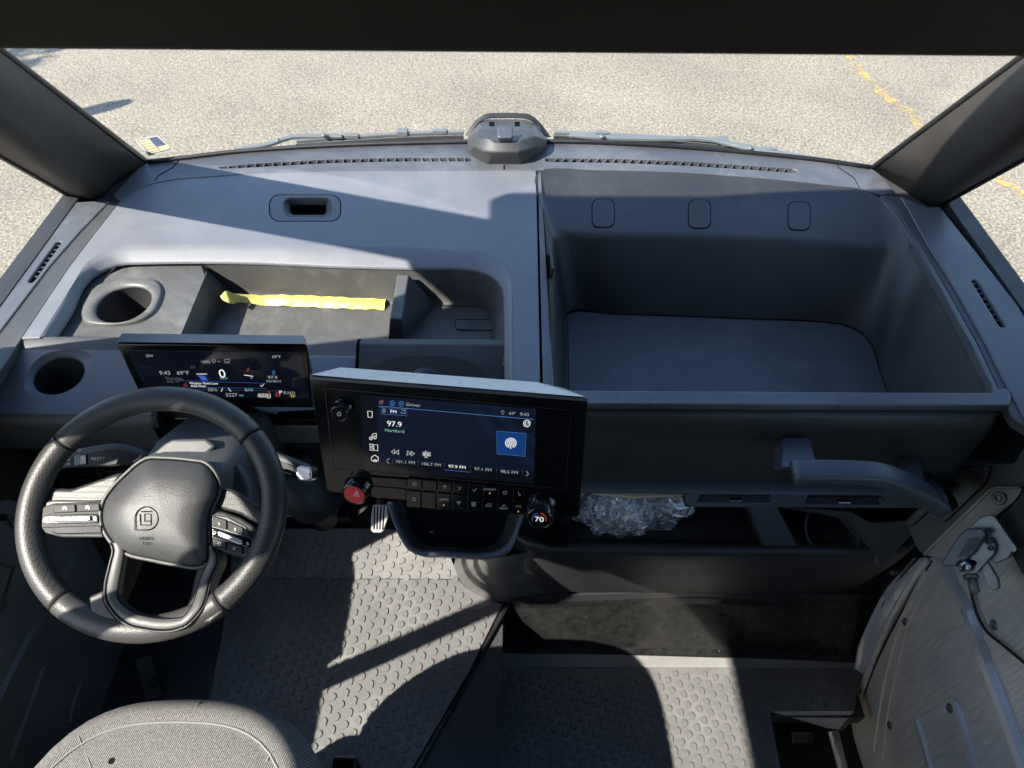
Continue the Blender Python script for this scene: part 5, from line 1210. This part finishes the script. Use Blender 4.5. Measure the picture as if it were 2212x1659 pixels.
text(HF, 'AIRBAG', *q4(970, 868), 6.5, 'void', hubo, 'CENTER', .0285, 'embossed_text', .01)
strokes(HF, [H4([(950, 890), (950, 912)]), H4([(962, 900), (986, 898), (984, 912), (964, 914), (962, 900)])], 1.4, 'void', hubo, .0283, 'embossed_symbol')

col = thing('steering_column', 'dark steering column shroud with wiper and gear stalks', 'steering column', (-.54, .74, 1.46))
rows = []
for (c, hw, hh) in ((V3((-.535, .90, 1.36)), .075, .075), (V3((-.535, .80, 1.425)), .085, .07), (V3((-.538, .72, 1.475)), .088, .062), (V3((-.54, .66, 1.51)), .078, .05), (V3((-.54, .63, 1.53)), .06, .04)):
    n_ = V3((0, .5, .87)); rows.append([c + V3((hw * math.copysign(abs(math.cos(a)) ** .55, math.cos(a)), 0, 0)) + n_ * (hh * math.copysign(abs(math.sin(a)) ** .55, math.sin(a))) for a in [2 * math.pi * k / 28 for k in range(28)]])
loft('column_shroud', rows, 'dash_dark', col, closed=True, caps=True)
SFm = Frame((-.54, .70, 1.53), (0, -.55, .83), (1, 0, 0))
p8 = lambda x, y: (27.4 + x * .2976, 905 + y * .2976)
prism('shroud_top', [SFm.P(*p8(*p), .012) for p in [(985, 270), (1090, 180), (1150, 145), (1400, 140), (1480, 200), (1380, 270), (1100, 290)]], SFm.N * -.03, 'dash_dark', col, bevel=.006)
prism('shroud_front', [SFm.P(*p8(*p), .004) for p in [(960, 300), (1270, 280), (1390, 225), (1500, 240), (1640, 330), (1720, 480), (1740, 640), (1600, 640), (1400, 400), (1000, 360)]], SFm.N * -.05, 'dash_dark', col, bevel=.008)
# left stalk
LS = Frame((-.70, .70, 1.52), (0, -.60, .80), (1, 0, 0))
ls = [(355, 260), (470, 215), (700, 178), (780, 180), (900, 215), (985, 255), (960, 290), (900, 320), (720, 345), (460, 352), (362, 352)]
stk = prism('wiper_stalk', [LS.P(*p8(*p), .012) for p in ls], LS.N * -.024, 'dash_dark', col, bevel=.006, segs=3)
prism('stalk_tip', [LS.P(*p8(*p), .014) for p in [(268, 345), (300, 242), (335, 236), (362, 262), (368, 360), (300, 366)]], LS.N * -.026, 'chrome', stk, bevel=.005)
prism('stalk_face', [LS.P(*p8(*p), .0135) for p in [(370, 300), (540, 248), (700, 222), (850, 240), (925, 262), (880, 310), (700, 335), (470, 345), (372, 345)]], LS.N * -.004, 'switch_black', stk, bevel=.001)
prism('stalk_ring', [LS.P(*p8(*p), .016) for p in [(442, 268), (536, 252), (540, 330), (446, 342)]], LS.N * -.02, 'gloss_black', stk, bevel=.002)
for k in range(7): prism('ring_rib', [LS.P(*p8(*p), .0168) for p in [(446 + 6 * k, 268 - k), (448 + 6 * k, 268 - k), (450 + 6 * k, 338 - k), (448 + 6 * k, 338 - k)]], LS.N * -.001, 'grey_print', stk)
P8 = lambda pts: [p8(*p) for p in pts]
strokes(LS, [P8([(385, 296), (400, 285), (416, 292), (404, 302), (385, 296)]), P8([(388, 328), (402, 318), (416, 326), (404, 336), (388, 328)]), P8([(372, 290), (378, 296), (372, 302)]), P8([(372, 322), (378, 328), (372, 334)]), P8(arc(595, 288, 8, -90, 90, 8) + [(586, 280), (586, 296), (595, 296)]), P8([(568, 282), (580, 282)]), P8([(568, 290), (580, 290)]), P8([(612, 284), (618, 276), (624, 284)]), P8([(612, 292), (618, 300), (624, 292)]), P8([(642, 276), (632, 284), (642, 292)]), P8([(656, 276), (666, 284), (656, 292)]), P8([(466, 228), (482, 220), (498, 226), (484, 236), (466, 228)])], .9, 'white_print', stk, .0175, 'stalk_symbol')
text(LS, 'OFF', *p8(512, 284), 3.2, 'white_print', stk, 'CENTER', .0178, 'stalk_text', -.1)
strokes(LS, [P8([(930, 262), (915, 285), (870, 312)])], 1.2, 'white_print', stk, .0145, 'stalk_line')
# gear stalk
GS = Frame((-.36, .72, 1.50), (-.1, -.60, .80), (1, 0, 0))
gs = prism('gear_stalk', [GS.P(*p8(*p), .012) for p in [(1800, 245), (1890, 240), (2010, 285), (2120, 330), (2150, 350), (2090, 450), (1990, 425), (1870, 395), (1800, 330)]], GS.N * -.026, 'dash_dark', col, bevel=.006, segs=3)
prism('stalk_face', [GS.P(*p8(*p), .0135) for p in [(1830, 280), (1900, 290), (2050, 345), (2045, 430), (1990, 418), (1880, 392), (1830, 340)]], GS.N * -.004, 'switch_black', gs, bevel=.001)
prism('stalk_tip', [GS.P(*p8(*p), .015) for p in [(2052, 355), (2085, 335), (2158, 350), (2172, 372), (2166, 440), (2140, 455), (2080, 450), (2052, 425)]], GS.N * -.028, 'chrome', gs, bevel=.005)
text(GS, 'P', *p8(1921, 369), 5, 'ui_red', gs, 'CENTER', .0148, 'stalk_text', .1)
text(GS, 'P', *p8(2152, 405), 5, 'satin_black', gs, 'CENTER', .0162, 'stalk_text', .1)
strokes(GS, [P8([(1946, 371), (1938, 377), (1946, 384)]), P8([(1960, 383), (2020, 402)]), P8([(1876, 310), (1880, 335), (1872, 325)]), P8([(1868, 352), (1882, 350), (1876, 372)])], 1.0, 'white_print', gs, .0148, 'stalk_symbol')
tube('ignition_boot', [V3((-.44, .80, 1.36)), V3((-.39, .78, 1.28)), V3((-.40, .80, 1.18))], [.05, .055, .03], 'black', col, sides=14)

# ================================================================== seat
seat = thing('driver_chair', 'grey woven fabric driver seat cushion lit by the sun', 'seat', (-.515, .05, .75))
sx0, sy0 = -.497, .058
def ring(k, z, dy=0.0, n=72, hx=.230, hy=.322, pw=3.4):
    out = []
    for i in range(n):
        a = 2 * math.pi * i / n; c, s = math.cos(a), math.sin(a); e = pw
        r = (abs(c) ** e + abs(s) ** e) ** (-1 / e)
        wx = hx * (1 + .04 * (1 - max(0, s)))
        out.append(V3((sx0 + wx * k * r * c, sy0 + dy + hy * k * r * s - (.02 * (r * c) ** 2 if s > 0 else 0) * k, z)))
    return out
cu = loft('seat_cushion', [ring(.985, 1.18), ring(1.01, 1.22), ring(1.015, 1.28), ring(1.0, 1.325), ring(.975, 1.348), ring(.94, 1.362), ring(.90, 1.369), ring(.865, 1.367), ring(.85, 1.366), ring(.83, 1.368), ring(.7, 1.369), ring(.4, 1.366), ring(.02, 1.364)], 'seat_fabric', seat, closed=True)
tube('seat_piping', ring(.856, 1.3668), .0018, 'piping', cu, closed=True, sides=6)
for a, b in (((.40, .0), (.86, .0)),):
    pass
CSK = Skin(cu)
for pts_ in ([(160, 1562), (170, 1590), (178, 1612), (190, 1640), (200, 1665)], [(652, 1556), (632, 1575), (610, 1597), (590, 1620), (575, 1645)], [(440, 1511), (434, 1516), (428, 1522), (422, 1530)]):
    tube('seat_seam', CSK.L(pts_, .0), .0009, 'piping', cu, sides=5)
def on_seat(px, py, dz): return CSK.P(px, py, dz)
prism('fabric_hole', disc(on_seat(241, 1644, .0006), V3((1, 0, 0)), V3((0, 1, 0)), .0045, 12), (0, 0, -.004), 'void', cu)
box('seat_base', (-.74, -.25, .80), (-.29, .27, 1.18), 'black', seat, bevel=.03)
rows = []
for z, k, yy in ((1.30, 1, -.24), (1.5, 1.0, -.27), (1.75, .96, -.32), (1.98, .84, -.38), (2.06, .5, -.40)):
    rows.append([V3((sx0 + .235 * k * math.copysign(abs(math.cos(a)) ** .5, math.cos(a)), yy + .055 * math.copysign(abs(math.sin(a)) ** .6, math.sin(a)), z)) for a in [2 * math.pi * i / 24 for i in range(24)]])
loft('backrest', rows, 'seat_fabric', seat, closed=True, caps=True)
bu = box('buckle', tuple(onz(748, 1660, 1.22) - V3((.02, .05, .05))), tuple(onz(775, 1640, 1.22) + V3((.0, .0, .02))), 'gloss_black', seat, bevel=.004)

# ================================================================== floor
def stud_geo():
    n = 12; r = .0094; base = []
    for i in range(n):
        a = R(-90 + 270 * i / (n - 1)); base.append((r * math.cos(a), r * math.sin(a)))
    base.append((-r * .98, -r * .98)); k = len(base)
    v = [(x, y, 0) for x, y in base] + [(x * .90, y * .90, .0028) for x, y in base]
    return v, [list(range(k, 2 * k))] + [[i, (i + 1) % k, (i + 1) % k + k, i + k] for i in range(k)]
def stud_mesh():
    v, f = stud_geo()
    me = bpy.data.meshes.new('tread_stud'); me.from_pydata(v, [], f); me.materials.append(MATS['rubber'])
    return me
STUD = stud_mesh()
def inside(p, poly):
    c = False; j = len(poly) - 1
    for i in range(len(poly)):
        a, b = poly[i], poly[j]
        if (a.y > p.y) != (b.y > p.y) and p.x < (b.x - a.x) * (p.y - a.y) / (b.y - a.y) + a.x: c = not c
        j = i
    return c
def studs(parent, poly, zf, tilt, ang, limit=296):
    ca, sa = math.cos(ang), math.sin(ang); pts = []
    for i in range(-60, 60):
        for j in range(-60, 60):
            u, v_ = (i + .5 * (j % 2)) * .0300, j * .0238
            p = V3((u * ca - v_ * sa, .6 + u * sa + v_ * ca, 0))
            if inside(p, poly):
                p.z = zf(p.y); pts.append((p, (i + j) % 2))
    def seen(p):
        q = p - CAM; s_ = q.dot(_d); return s_ > 0 and abs(q.dot(_r) / s_) < .73 and abs(q.dot(_u) / s_) < .55
    pts.sort(key=lambda q: (0 if seen(q[0]) else 1, (q[0] - CAM).length))
    rest = [q for q in pts[limit:] if seen(q[0])]
    for p, odd in pts[:limit]:
        o = bpy.data.objects.new('tread_stud', STUD); COL.objects.link(o); o.parent = parent
        o.location = V3((p.x, p.y, p.z + .0001)) - org(parent); o.rotation_mode = 'ZYX'; o.rotation_euler = (tilt(p.y), 0, R(8) if odd else R(82))
    if rest:
        gv, gf = stud_geo(); v, f = [], []
        for p, odd in rest:
            M = Matrix.Translation(p + V3((0, 0, .0001))) @ Matrix.Rotation(tilt(p.y), 4, 'X') @ Matrix.Rotation(R(8) if odd else R(82), 4, 'Z'); b = len(v)
            v += [M @ V3(q) for q in gv]; f += [[b + k for k in q] for q in gf]
        props(add('far_tread_studs', v, f, 'rubber', parent, recalc=False), kind='stuff')
dm_ = thing('driver_floor_mat', 'black rubber floor mat with raised drop shaped studs on the driver side', 'floor mat', (-.3, .6, .74))
YB = .877
zfl = lambda y: .75 + max(0, (y - YB) * .25)
def floorpt(px, py):
    p = onz(px, py, .75)
    if p.y <= YB: return p
    fr = Frame((0, YB, .75), (0, -.2425, .9701), (1, 0, 0)); return fr.P(px, py)
mp = [(505, 1142), (780, 1142), (965, 1146), (975, 1209), (982, 1230), (991, 1249), (1005, 1266), (1025, 1279), (1052, 1292), (1086, 1304), (1013, 1451), (891, 1659), (800, 1820), (400, 1820), (452, 1500), (477, 1383), (490, 1293), (496, 1250)]
m3 = [floorpt(*p) for p in mp]
flatp = [p for p in m3 if p.y <= YB + .01]
flat_poly = [V3((p.x, min(p.y, YB), .75)) for p in m3]
# flat part and toe board
fp = [p for p in m3 if p.y <= YB]
xl_, xr_ = onz(496, 1252, .75).x, onz(991, 1250, .75).x
fpoly = [V3((xl_, YB, .75)), V3((xr_, YB, .75))] + [p for p in [floorpt(*q) for q in mp[6:14]]] + [floorpt(*q) for q in mp[14:17]]
prism('mat_sheet', fpoly, (0, 0, -.012), 'rubber', dm_, bevel=.003)
tb = [V3((xl_, YB, .75)), V3((xr_, YB, .75)), floorpt(975, 1209), floorpt(965, 1146), floorpt(780, 1142), floorpt(505, 1142)]
prism('toe_sheet', tb, (0, .006, -.012), 'rubber', dm_)
studs(dm_, [V3((p.x, p.y, 0)) for p in [floorpt(*q) for q in [(512, 1150), (960, 1152), (968, 1209), (984, 1252), (1018, 1286), (1076, 1308), (1004, 1451), (885, 1659), (800, 1800), (430, 1800), (462, 1500), (487, 1383), (498, 1293)]]], zfl, lambda y: R(14) if y > YB else 0, R(20))
# step edge between the two floor levels
se = prism('step_edge', [onz(1090, 1300, .752), onz(1100, 1308, .752), onz(905, 1659, .752), onz(830, 1800, .752), onz(815, 1800, .752), onz(893, 1659, .752), onz(1015, 1452, .752)], (0, 0, -.21), 'kick_plastic', bevel=.004)
props(se, 'black plastic edge strip along the right side of the driver floor mat', 'edge strip')
pm = thing('step_floor_mat', 'black rubber step mat with raised studs on the passenger side', 'floor mat', (.45, .4, .54))
pp_ = Z([(1040, 1442), (1858, 1442), (1846, 1534), (1664, 1536), (1686, 1659), (1720, 1850), (850, 1850), (905, 1659)], .55)
prism('mat_sheet', pp_, (0, 0, -.012), 'rubber', pm, bevel=.002)
studs(pm, [V3((p.x, p.y, 0)) for p in Z([(1060, 1452), (1846, 1456), (1836, 1526), (1655, 1528), (1676, 1659), (1700, 1800), (880, 1800), (930, 1659)], .55)], lambda y: .55, lambda y: 0, R(-18))
th = prism('threshold_strip', Z([(1075, 1406), (1866, 1428), (1860, 1441), (1040, 1441)], .556), (0, 0, -.02), 'threshold_grey', bevel=.003); props(th, 'smooth grey threshold strip along the front of the step mat', 'threshold')
kr = thing('kick_panel', 'scuffed glossy black kick panel below the passenger shelf', 'panel', (.43, .79, .55))
kt, kb_ = [onz(1092, 1301, .75), onz(1500, 1290, .75), onz(1905, 1297, .75)], [onz(1078, 1408, .55), onz(1500, 1412, .55), onz(1866, 1430, .55)]
loft('kick_sheet', [[p + V3((0, .012, .02)) for p in kt], [p + V3((0, -.004, .004)) for p in kt], [a.lerp(b, .12) for a, b in zip(kt, kb_)], [a.lerp(b, .9) for a, b in zip(kt, kb_)], [b + V3((0, -.008, .004)) for b in kb_]], 'kick_plastic', kr, smooth=False)
prism('kick_ledge', [onz(1100, 1290, .79), onz(1500, 1276, .79), onz(1900, 1288, .79), onz(1905, 1297, .76), onz(1500, 1290, .76), onz(1095, 1302, .76)], (0, .02, -.006), 'satin_black', kr, bevel=.002)
bl = thing('floor_bolt', 'small pale bolt at the corner of the step', 'bolt', onz(1081, 1412, .56)); tube('shank', [onz(1081, 1422, .56), onz(1080, 1402, .62)], .006, 'zinc', bl, sides=10); tube('bolt_head', [onz(1080, 1402, .62), onz(1080, 1397, .635)], .009, 'zinc', bl, sides=6)

# pedals
bp_ = thing('brake_pedal', 'wide ribbed black brake pedal under the column', 'pedal', floorpt(660, 1120))
PF = Frame(V3((-.46, 1.03, 1.0)), (0, -.8, .6), (1, 0, 0))
pad_ = prism('pedal_pad', fillet(PF.L([(615, 1066), (722, 1060), (732, 1072), (728, 1108), (715, 1116), (612, 1118)]), .006), PF.N * -.015, 'rubber', bp_, bevel=.003)
for k in range(6): prism('rib', PF.L([(622, 1070 + 8 * k), (724, 1066 + 8 * k), (724, 1069 + 8 * k), (622, 1073 + 8 * k)], .003), PF.N * -.003, 'black', pad_)
tube('pedal_arm', [PF.P(670, 1090, -.02), PF.P(670, 1040, -.1), V3((-.45, 1.2, 1.25))], .012, 'black', bp_, sides=8)
ap = thing('accelerator_pedal', 'slim accelerator pedal with grey grooved face beside the centre bin', 'pedal', floorpt(820, 1150))
AF = Frame(V3((-.36, 1.02, .93)), (0, -.72, .7), (1, 0, 0))
ad_ = prism('pedal_pad', fillet(AF.L([(806, 1090), (836, 1090), (838, 1118), (828, 1147), (822, 1151), (806, 1151), (801, 1146), (801, 1118)]), .004), AF.N * -.012, 'pedal_metal', ap, bevel=.002)
for k in range(4): prism('groove', AF.L([(807.5 + 7 * k, 1092), (810.5 + 7 * k, 1092), (809 + 6.2 * k, 1144), (806.5 + 6.2 * k, 1144)], .0012), AF.N * -.002, 'void', ad_)
tube('pedal_arm', [AF.P(818, 1120, -.012), V3((-.36, 1.12, .86)), V3((-.36, 1.2, 1.0))], .012, 'black', ap, sides=8)
dp = box('dead_pedal_bar', tuple(floorpt(655, 1133) + V3((0, 0, .01))), tuple(floorpt(760, 1126) + V3((0, .01, .03))), 'satin_black', None, .003); props(dp, 'thin dark bar at the front edge of the driver mat below the brake pedal', 'bar')

# ================================================================== doors
def door(sx, label, xp=.965):
    X = sx * xp
    t = thing('sliding_door', label, 'door', (X, .2, .45), 'sliding doors')
    return t, X
rd, RX = door(1, 'bare grey steel sliding door panel with pressed ribs on the right')
RF = Frame((RX, 0, 1.0), (-1, 0, 0), (0, -1, 0))
out_px = [(2000, 1207), (1962, 1262), (1905, 1365), (1880, 1420), (1868, 1470), (1852, 1520), (1838, 1560), (1843, 1600), (1872, 1680), (1900, 1760), (2260, 1700), (2600, 1500), (2600, 1060), (2300, 1130), (2150, 1160), (2050, 1190)]
prism('door_panel', RF.L(out_px), (.03, 0, 0), 'door_steel', rd, bevel=.003)
tube('door_edge_bead', cr(RF.L([(2004, 1208), (1966, 1265), (1912, 1365), (1886, 1425), (1866, 1480), (1848, 1530)], .006), 24), .009, 'door_steel', rd, sides=8, flat=1.0)
tube('door_seal', cr(RF.L([(2012, 1212), (1976, 1270), (1922, 1370), (1893, 1430), (1866, 1500)], .002), 24), .0025, 'black', rd, sides=6)
def emboss(fr, par, pts, w_, h, m='door_steel', nm='pressed_rib'):
    pts3 = cr([fr.P(*p, .0015) for p in pts], 14) if len(pts) > 2 else lin([fr.P(*p, .0015) for p in pts], 14)
    T_ = frames(pts3, False); rows = []
    for i, p in enumerate(pts3):
        s = T_[i].cross(fr.N).normalized(); k = min(1, i / 1.5, (13 - i) / 1.5) if nm == 'pressed_rib' else 1
        ww = w_ * (.35 + .65 * k)
        rows.append([p + s * ww - fr.N * .001, p + s * (ww * .55) + fr.N * h, p - s * (ww * .55) + fr.N * h, p - s * ww - fr.N * .001])
    return loft(nm, rows, m, par, smooth=False)
emboss(RF, rd, [(2040, 1200), (2062, 1262), (2088, 1310), (2128, 1420), (2170, 1530), (2225, 1680)], .017, .012, 'highlight_steel', 'long_rib')
emboss(RF, rd, [(1978, 1545), (1992, 1590), (2016, 1680)], .010, .007, 'highlight_steel'); emboss(RF, rd, [(2062, 1508), (2085, 1575), (2118, 1690)], .011, .008, 'highlight_steel')
emboss(RF, rd, [(2002, 1232), (1965, 1300), (1930, 1390), (1908, 1480), (1886, 1620)], .006, .003, 'door_steel', 'flange_line')
emboss(RF, rd, [(1990, 1290), (1960, 1350), (1940, 1430), (1918, 1530), (1905, 1640)], .004, .002, 'door_steel', 'flange_line')
for p in ((2147, 1350), (1955, 1343), (1922, 1567), (2052, 1530)):
    c = RF.P(*p); loft('bolt', [disc(c + RF.N * h, RF.U, RF.V, r, 12) for r, h in ((.011, 0), (.0095, .003), (.006, .004), (.005, .001), (.001, .001))], 'zinc', rd, closed=True)
tube('cable', cr(RF.L([(2092, 1250), (2100, 1290), (2112, 1330), (2130, 1362), (2165, 1392), (2230, 1445)], .012), 26), .0032, 'black', rd, sides=7)
# hinge block and striker plate, on the body in front of the door
HK = Frame(CAM + ray(2085, 1090) * 1.40, (-.72, -.45, .52))
hb = thing('hinge_block', 'dark plastic block with tan metal plate beside the grab handle', 'block', HK.P(2070, 1120))
prism('block_body', fillet(HK.L([(1955, 1128), (2000, 1075), (2060, 1010), (2110, 998), (2150, 1002), (2190, 1000), (2225, 940), (2290, 930), (2290, 1010), (2160, 1120), (2050, 1200), (1988, 1196), (1972, 1170)]), .008), HK.N * -.07, 'dark_block', hb, bevel=.006)
prism('block_step', HK.L([(1950, 1130), (1998, 1080), (2014, 1084), (2012, 1100), (1966, 1142)], .010), HK.N * -.03, 'dark_block', hb, bevel=.005)
sk = prism('striker_plate', fillet(HK.L([(1994, 1198), (2136, 1058), (2150, 1052), (2204, 1051), (2208, 1058), (2192, 1082), (2060, 1192), (2030, 1206)], .012), .006), HK.N * -.012, 'plate_tan', hb, bevel=.002)
tube('plate_edge', HK.L([(1996, 1198), (2136, 1060), (2150, 1054), (2202, 1053)], .013), .003, 'plate_edge', sk, sides=6)
c = HK.P(2158, 1076, .014); loft('screw', [disc(c + HK.N * h, HK.U, HK.V, r, 14) for r, h in ((.013, 0), (.012, .003), (.007, .003), (.006, .001), (.001, .001))], 'zinc', sk, closed=True)
prism('block_top', fillet(HK.L([(2004, 1078), (2062, 1016), (2108, 1004), (2140, 1008), (2128, 1046), (2040, 1130), (2012, 1120)], .012), .006), HK.N * -.014, 'dark_block', hb, bevel=.004)
prism('block_socket', fillet(HK.L([(2030, 1075), (2050, 1060), (2066, 1080), (2070, 1096), (2052, 1108), (2036, 1092)], .0135), .004), HK.N * -.004, 'void', hb)
# door latch
la = thing('door_latch', 'galvanized steel latch with grey lever on the right door', 'latch', HK.P(2110, 1220))
LK = Frame(CAM + ray(2110, 1170) * 1.31, (-.70, -.40, .58))
def lk(nm, pts, lift, dep, m, bev=.002, rr=.0025): return prism(nm, fillet(LK.L(pts, lift), rr), LK.N * -dep, m, la, bevel=bev)
lk('latch_bracket', [(2092, 1142), (2118, 1116), (2138, 1112), (2146, 1120), (2192, 1184), (2178, 1206), (2150, 1218), (2130, 1205)], .004, .03, 'zinc')
lk('latch_flange', [(2136, 1112), (2148, 1116), (2197, 1186), (2190, 1194), (2184, 1186)], .014, .012, 'zinc', .002)
lk('latch_body', [(2072, 1230), (2120, 1168), (2140, 1160), (2150, 1178), (2148, 1196), (2110, 1238), (2092, 1246), (2078, 1244)], .018, .03, 'zinc', .005)
lv = lk('latch_lever', [(2034, 1214), (2068, 1160), (2088, 1142), (2122, 1142), (2130, 1154), (2102, 1196), (2082, 1212), (2068, 1222), (2040, 1224)], .034, .018, 'blue_plastic', .006)
prism('lever_recess', fillet(LK.L([(2068, 1204), (2092, 1164), (2118, 1160), (2116, 1168), (2092, 1200)], .035), .003), LK.N * -.003, 'dash_dark', lv, bevel=.001)
lk('latch_hook', [(2120, 1222), (2134, 1214), (2156, 1252), (2158, 1272), (2148, 1276), (2134, 1268), (2126, 1250)], .012, .016, 'zinc', .003, .003)
for x, y, r in ((2131, 1149, .006), (2136, 1170, .006), (2140, 1184, .005), (2102, 1216, .005)):
    c = LK.P(x, y, .0195 if x > 2110 else .019); loft('rivet', [disc(c + LK.N * h, LK.U, LK.V, q, 12) for q, h in ((r, 0), (r, .003), (r * .5, .004), (r * .45, .001), (.0004, .001))], 'satin_black' if x > 2110 else 'void', la, closed=True)
c = LK.P(2082, 1222, .03); loft('pivot_ball', [[c + (LK.U * math.cos(a) * math.cos(e) + LK.V * math.sin(a) * math.cos(e) + LK.N * math.sin(e)) * .013 for a in [2 * math.pi * k / 14 for k in range(14)]] for e in (-.6, 0, .5, 1.0, 1.5)], 'chrome', la, closed=True)
tube('latch_pin', [LK.P(2098, 1246, .01), LK.P(2104, 1268, .012), LK.P(2107, 1278, .012), LK.P(2109, 1284, .012)], [.008, .008, .0085, .002], 'zinc', la, sides=10)
tube('pin_collar', [LK.P(2096, 1242, .01), LK.P(2098, 1250, .012)], .013, 'zinc', la, sides=12)
box('latch_mount', tuple(LK.P(2205, 1150, -.02) - V3((.0, .06, .05))), tuple(LK.P(2205, 1150, -.02) + V3((.06, .05, .05))), 'dark_block', la, .006)
# body edge seen between the shelf and the door
be = thing('door_frame_trim', 'pale metal door frame edge beside the kick panel on the right', 'door frame', onz(1880, 1380, .6))
loft('frame_band', [cr([onx(*p, .958) for p in [(2004, 1207), (1966, 1262), (1912, 1362), (1886, 1422), (1870, 1462)]], 14), cr([onx(*p, .948) for p in [(1992, 1205), (1948, 1258), (1896, 1350), (1870, 1415), (1858, 1452)]], 14), cr([onx(*p, .936) for p in [(1972, 1206), (1922, 1268), (1880, 1345), (1855, 1410), (1848, 1445)]], 14), cr([onx(*p, .93) for p in [(1966, 1214), (1912, 1276), (1873, 1350), (1850, 1412), (1845, 1447)]], 14)], 'highlight_steel', be)
prism('frame_shadow_gap', [onx(x, y, .94) for x, y in [(1908, 1230), (1960, 1190), (1985, 1206), (1925, 1270), (1905, 1310), (1898, 1290)]], (.04, .02, 0), 'black', be)
tube('bolt', [onz(1925, 1236, .95), onz(1938, 1237, .94)], .006, 'zinc', be, sides=8)
# open corner of the step with its brackets
hc = thing('step_bracket', 'bent bare metal bracket at the cut corner of the step mat', 'bracket', onz(1760, 1560, .45))
prism('bracket_flange', [onz(1666, 1537, .548), onz(1845, 1536, .548), onz(1812, 1576, .50), onz(1790, 1574, .51)], (0, .004, -.006), 'door_steel', hc, bevel=.001)
prism('bracket_side', [onz(1846, 1536, .548), onz(1815, 1578, .50), onz(1800, 1572, .44), onz(1850, 1545, .47)], (.006, 0, -.006), 'zinc', hc, bevel=.001)
prism('bracket_tab', [onz(1712, 1583, .40), onz(1756, 1584, .40), onz(1757, 1606, .38), onz(1714, 1606, .38)], (0, .004, -.01), 'plate_tan', hc, bevel=.002)
tube('step_tube', [onz(1800, 1580, .42), onz(1815, 1640, .40), onz(1835, 1720, .38)], .014, 'pedal_metal', hc, sides=12)
box('step_well', tuple(onz(1660, 1540, .36) - V3((.0, .35, .01))), tuple(onz(1870, 1540, .36) + V3((.06, .02, .0))), 'black', hc)
# left door
ld, LX = door(-1, 'steel sliding door panel with ribs at the lower left, colour darkened for shade')
LF = Frame((LX, 0, 1.0), (1, 0, 0), (0, 1, 0))
def low(pts, zm=1.41): return [V3((p.x, p.y, min(p.z, zm))) for p in pts]
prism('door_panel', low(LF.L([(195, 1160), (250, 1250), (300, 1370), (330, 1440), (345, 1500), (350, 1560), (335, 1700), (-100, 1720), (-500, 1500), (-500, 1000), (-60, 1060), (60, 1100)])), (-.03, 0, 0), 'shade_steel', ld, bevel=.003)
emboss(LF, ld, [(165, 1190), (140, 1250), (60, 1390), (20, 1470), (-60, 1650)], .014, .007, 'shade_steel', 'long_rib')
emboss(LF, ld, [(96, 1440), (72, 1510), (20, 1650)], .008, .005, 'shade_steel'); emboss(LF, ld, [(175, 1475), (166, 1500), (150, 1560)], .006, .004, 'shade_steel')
emboss(LF, ld, [(40, 1180), (10, 1290), (-30, 1380)], .004, .002, 'dark_block', 'flange_line')
for p in ((6, 1308), (185, 1322), (200, 1342)):
    c = LF.P(*p); loft('bolt', [disc(c + LF.N * h, LF.U, LF.V, r, 12) for r, h in ((.010, 0), (.009, .003), (.005, .004), (.001, .002))], 'floor_metal', ld, closed=True)
ll = thing('door_latch', 'dark metal latch half hidden left of the steering wheel', 'latch', onx(40, 1180, -.95))
LLF = Frame(onx(40, 1150, -.93), (.7, -.4, .6))
prism('latch_bracket', fillet(LLF.L([(-30, 1085), (30, 1078), (60, 1100), (75, 1160), (55, 1215), (20, 1230), (-30, 1200)]), .006), LLF.N * -.03, 'dark_block', ll, bevel=.004)
prism('latch_lever', fillet(LLF.L([(20, 1125), (60, 1118), (66, 1132), (30, 1142)], .012), .003), LLF.N * -.012, 'satin_black', ll, bevel=.003)
for x, y in ((52, 1172), (8, 1118)): prism('rivet', disc(LLF.P(x, y, .003), LLF.U, LLF.V, .007, 12), LLF.N * -.003, 'void', ll)
sb = thing('seat_belt_bracket', 'small dark metal strap bolted to the floor beside the seat', 'bracket', onz(325, 1470, .75))
bar('strap', [onz(308, 1420, .79), onz(318, 1450, .77), onz(333, 1510, .762)], .036, .005, (0, 0, 1), 'dark_block', sb, .002)
prism('bolt', disc(onz(331, 1472, .778), V3((1, 0, 0)), V3((0, 1, 0)), .012, 14), (0, 0, -.008), 'black', sb)

# lettering becomes plain mesh
for o in [q for q in bpy.data.objects if q.type == 'FONT']:
    me = bpy.data.meshes.new_from_object(o)
    nm = o.name; o.name = 'old'
    k = bpy.data.objects.new(nm, me); COL.objects.link(k); k.parent = o.parent; k.matrix_basis = o.matrix_basis.copy()
    cu_ = o.data; bpy.data.objects.remove(o); bpy.data.curves.remove(cu_)
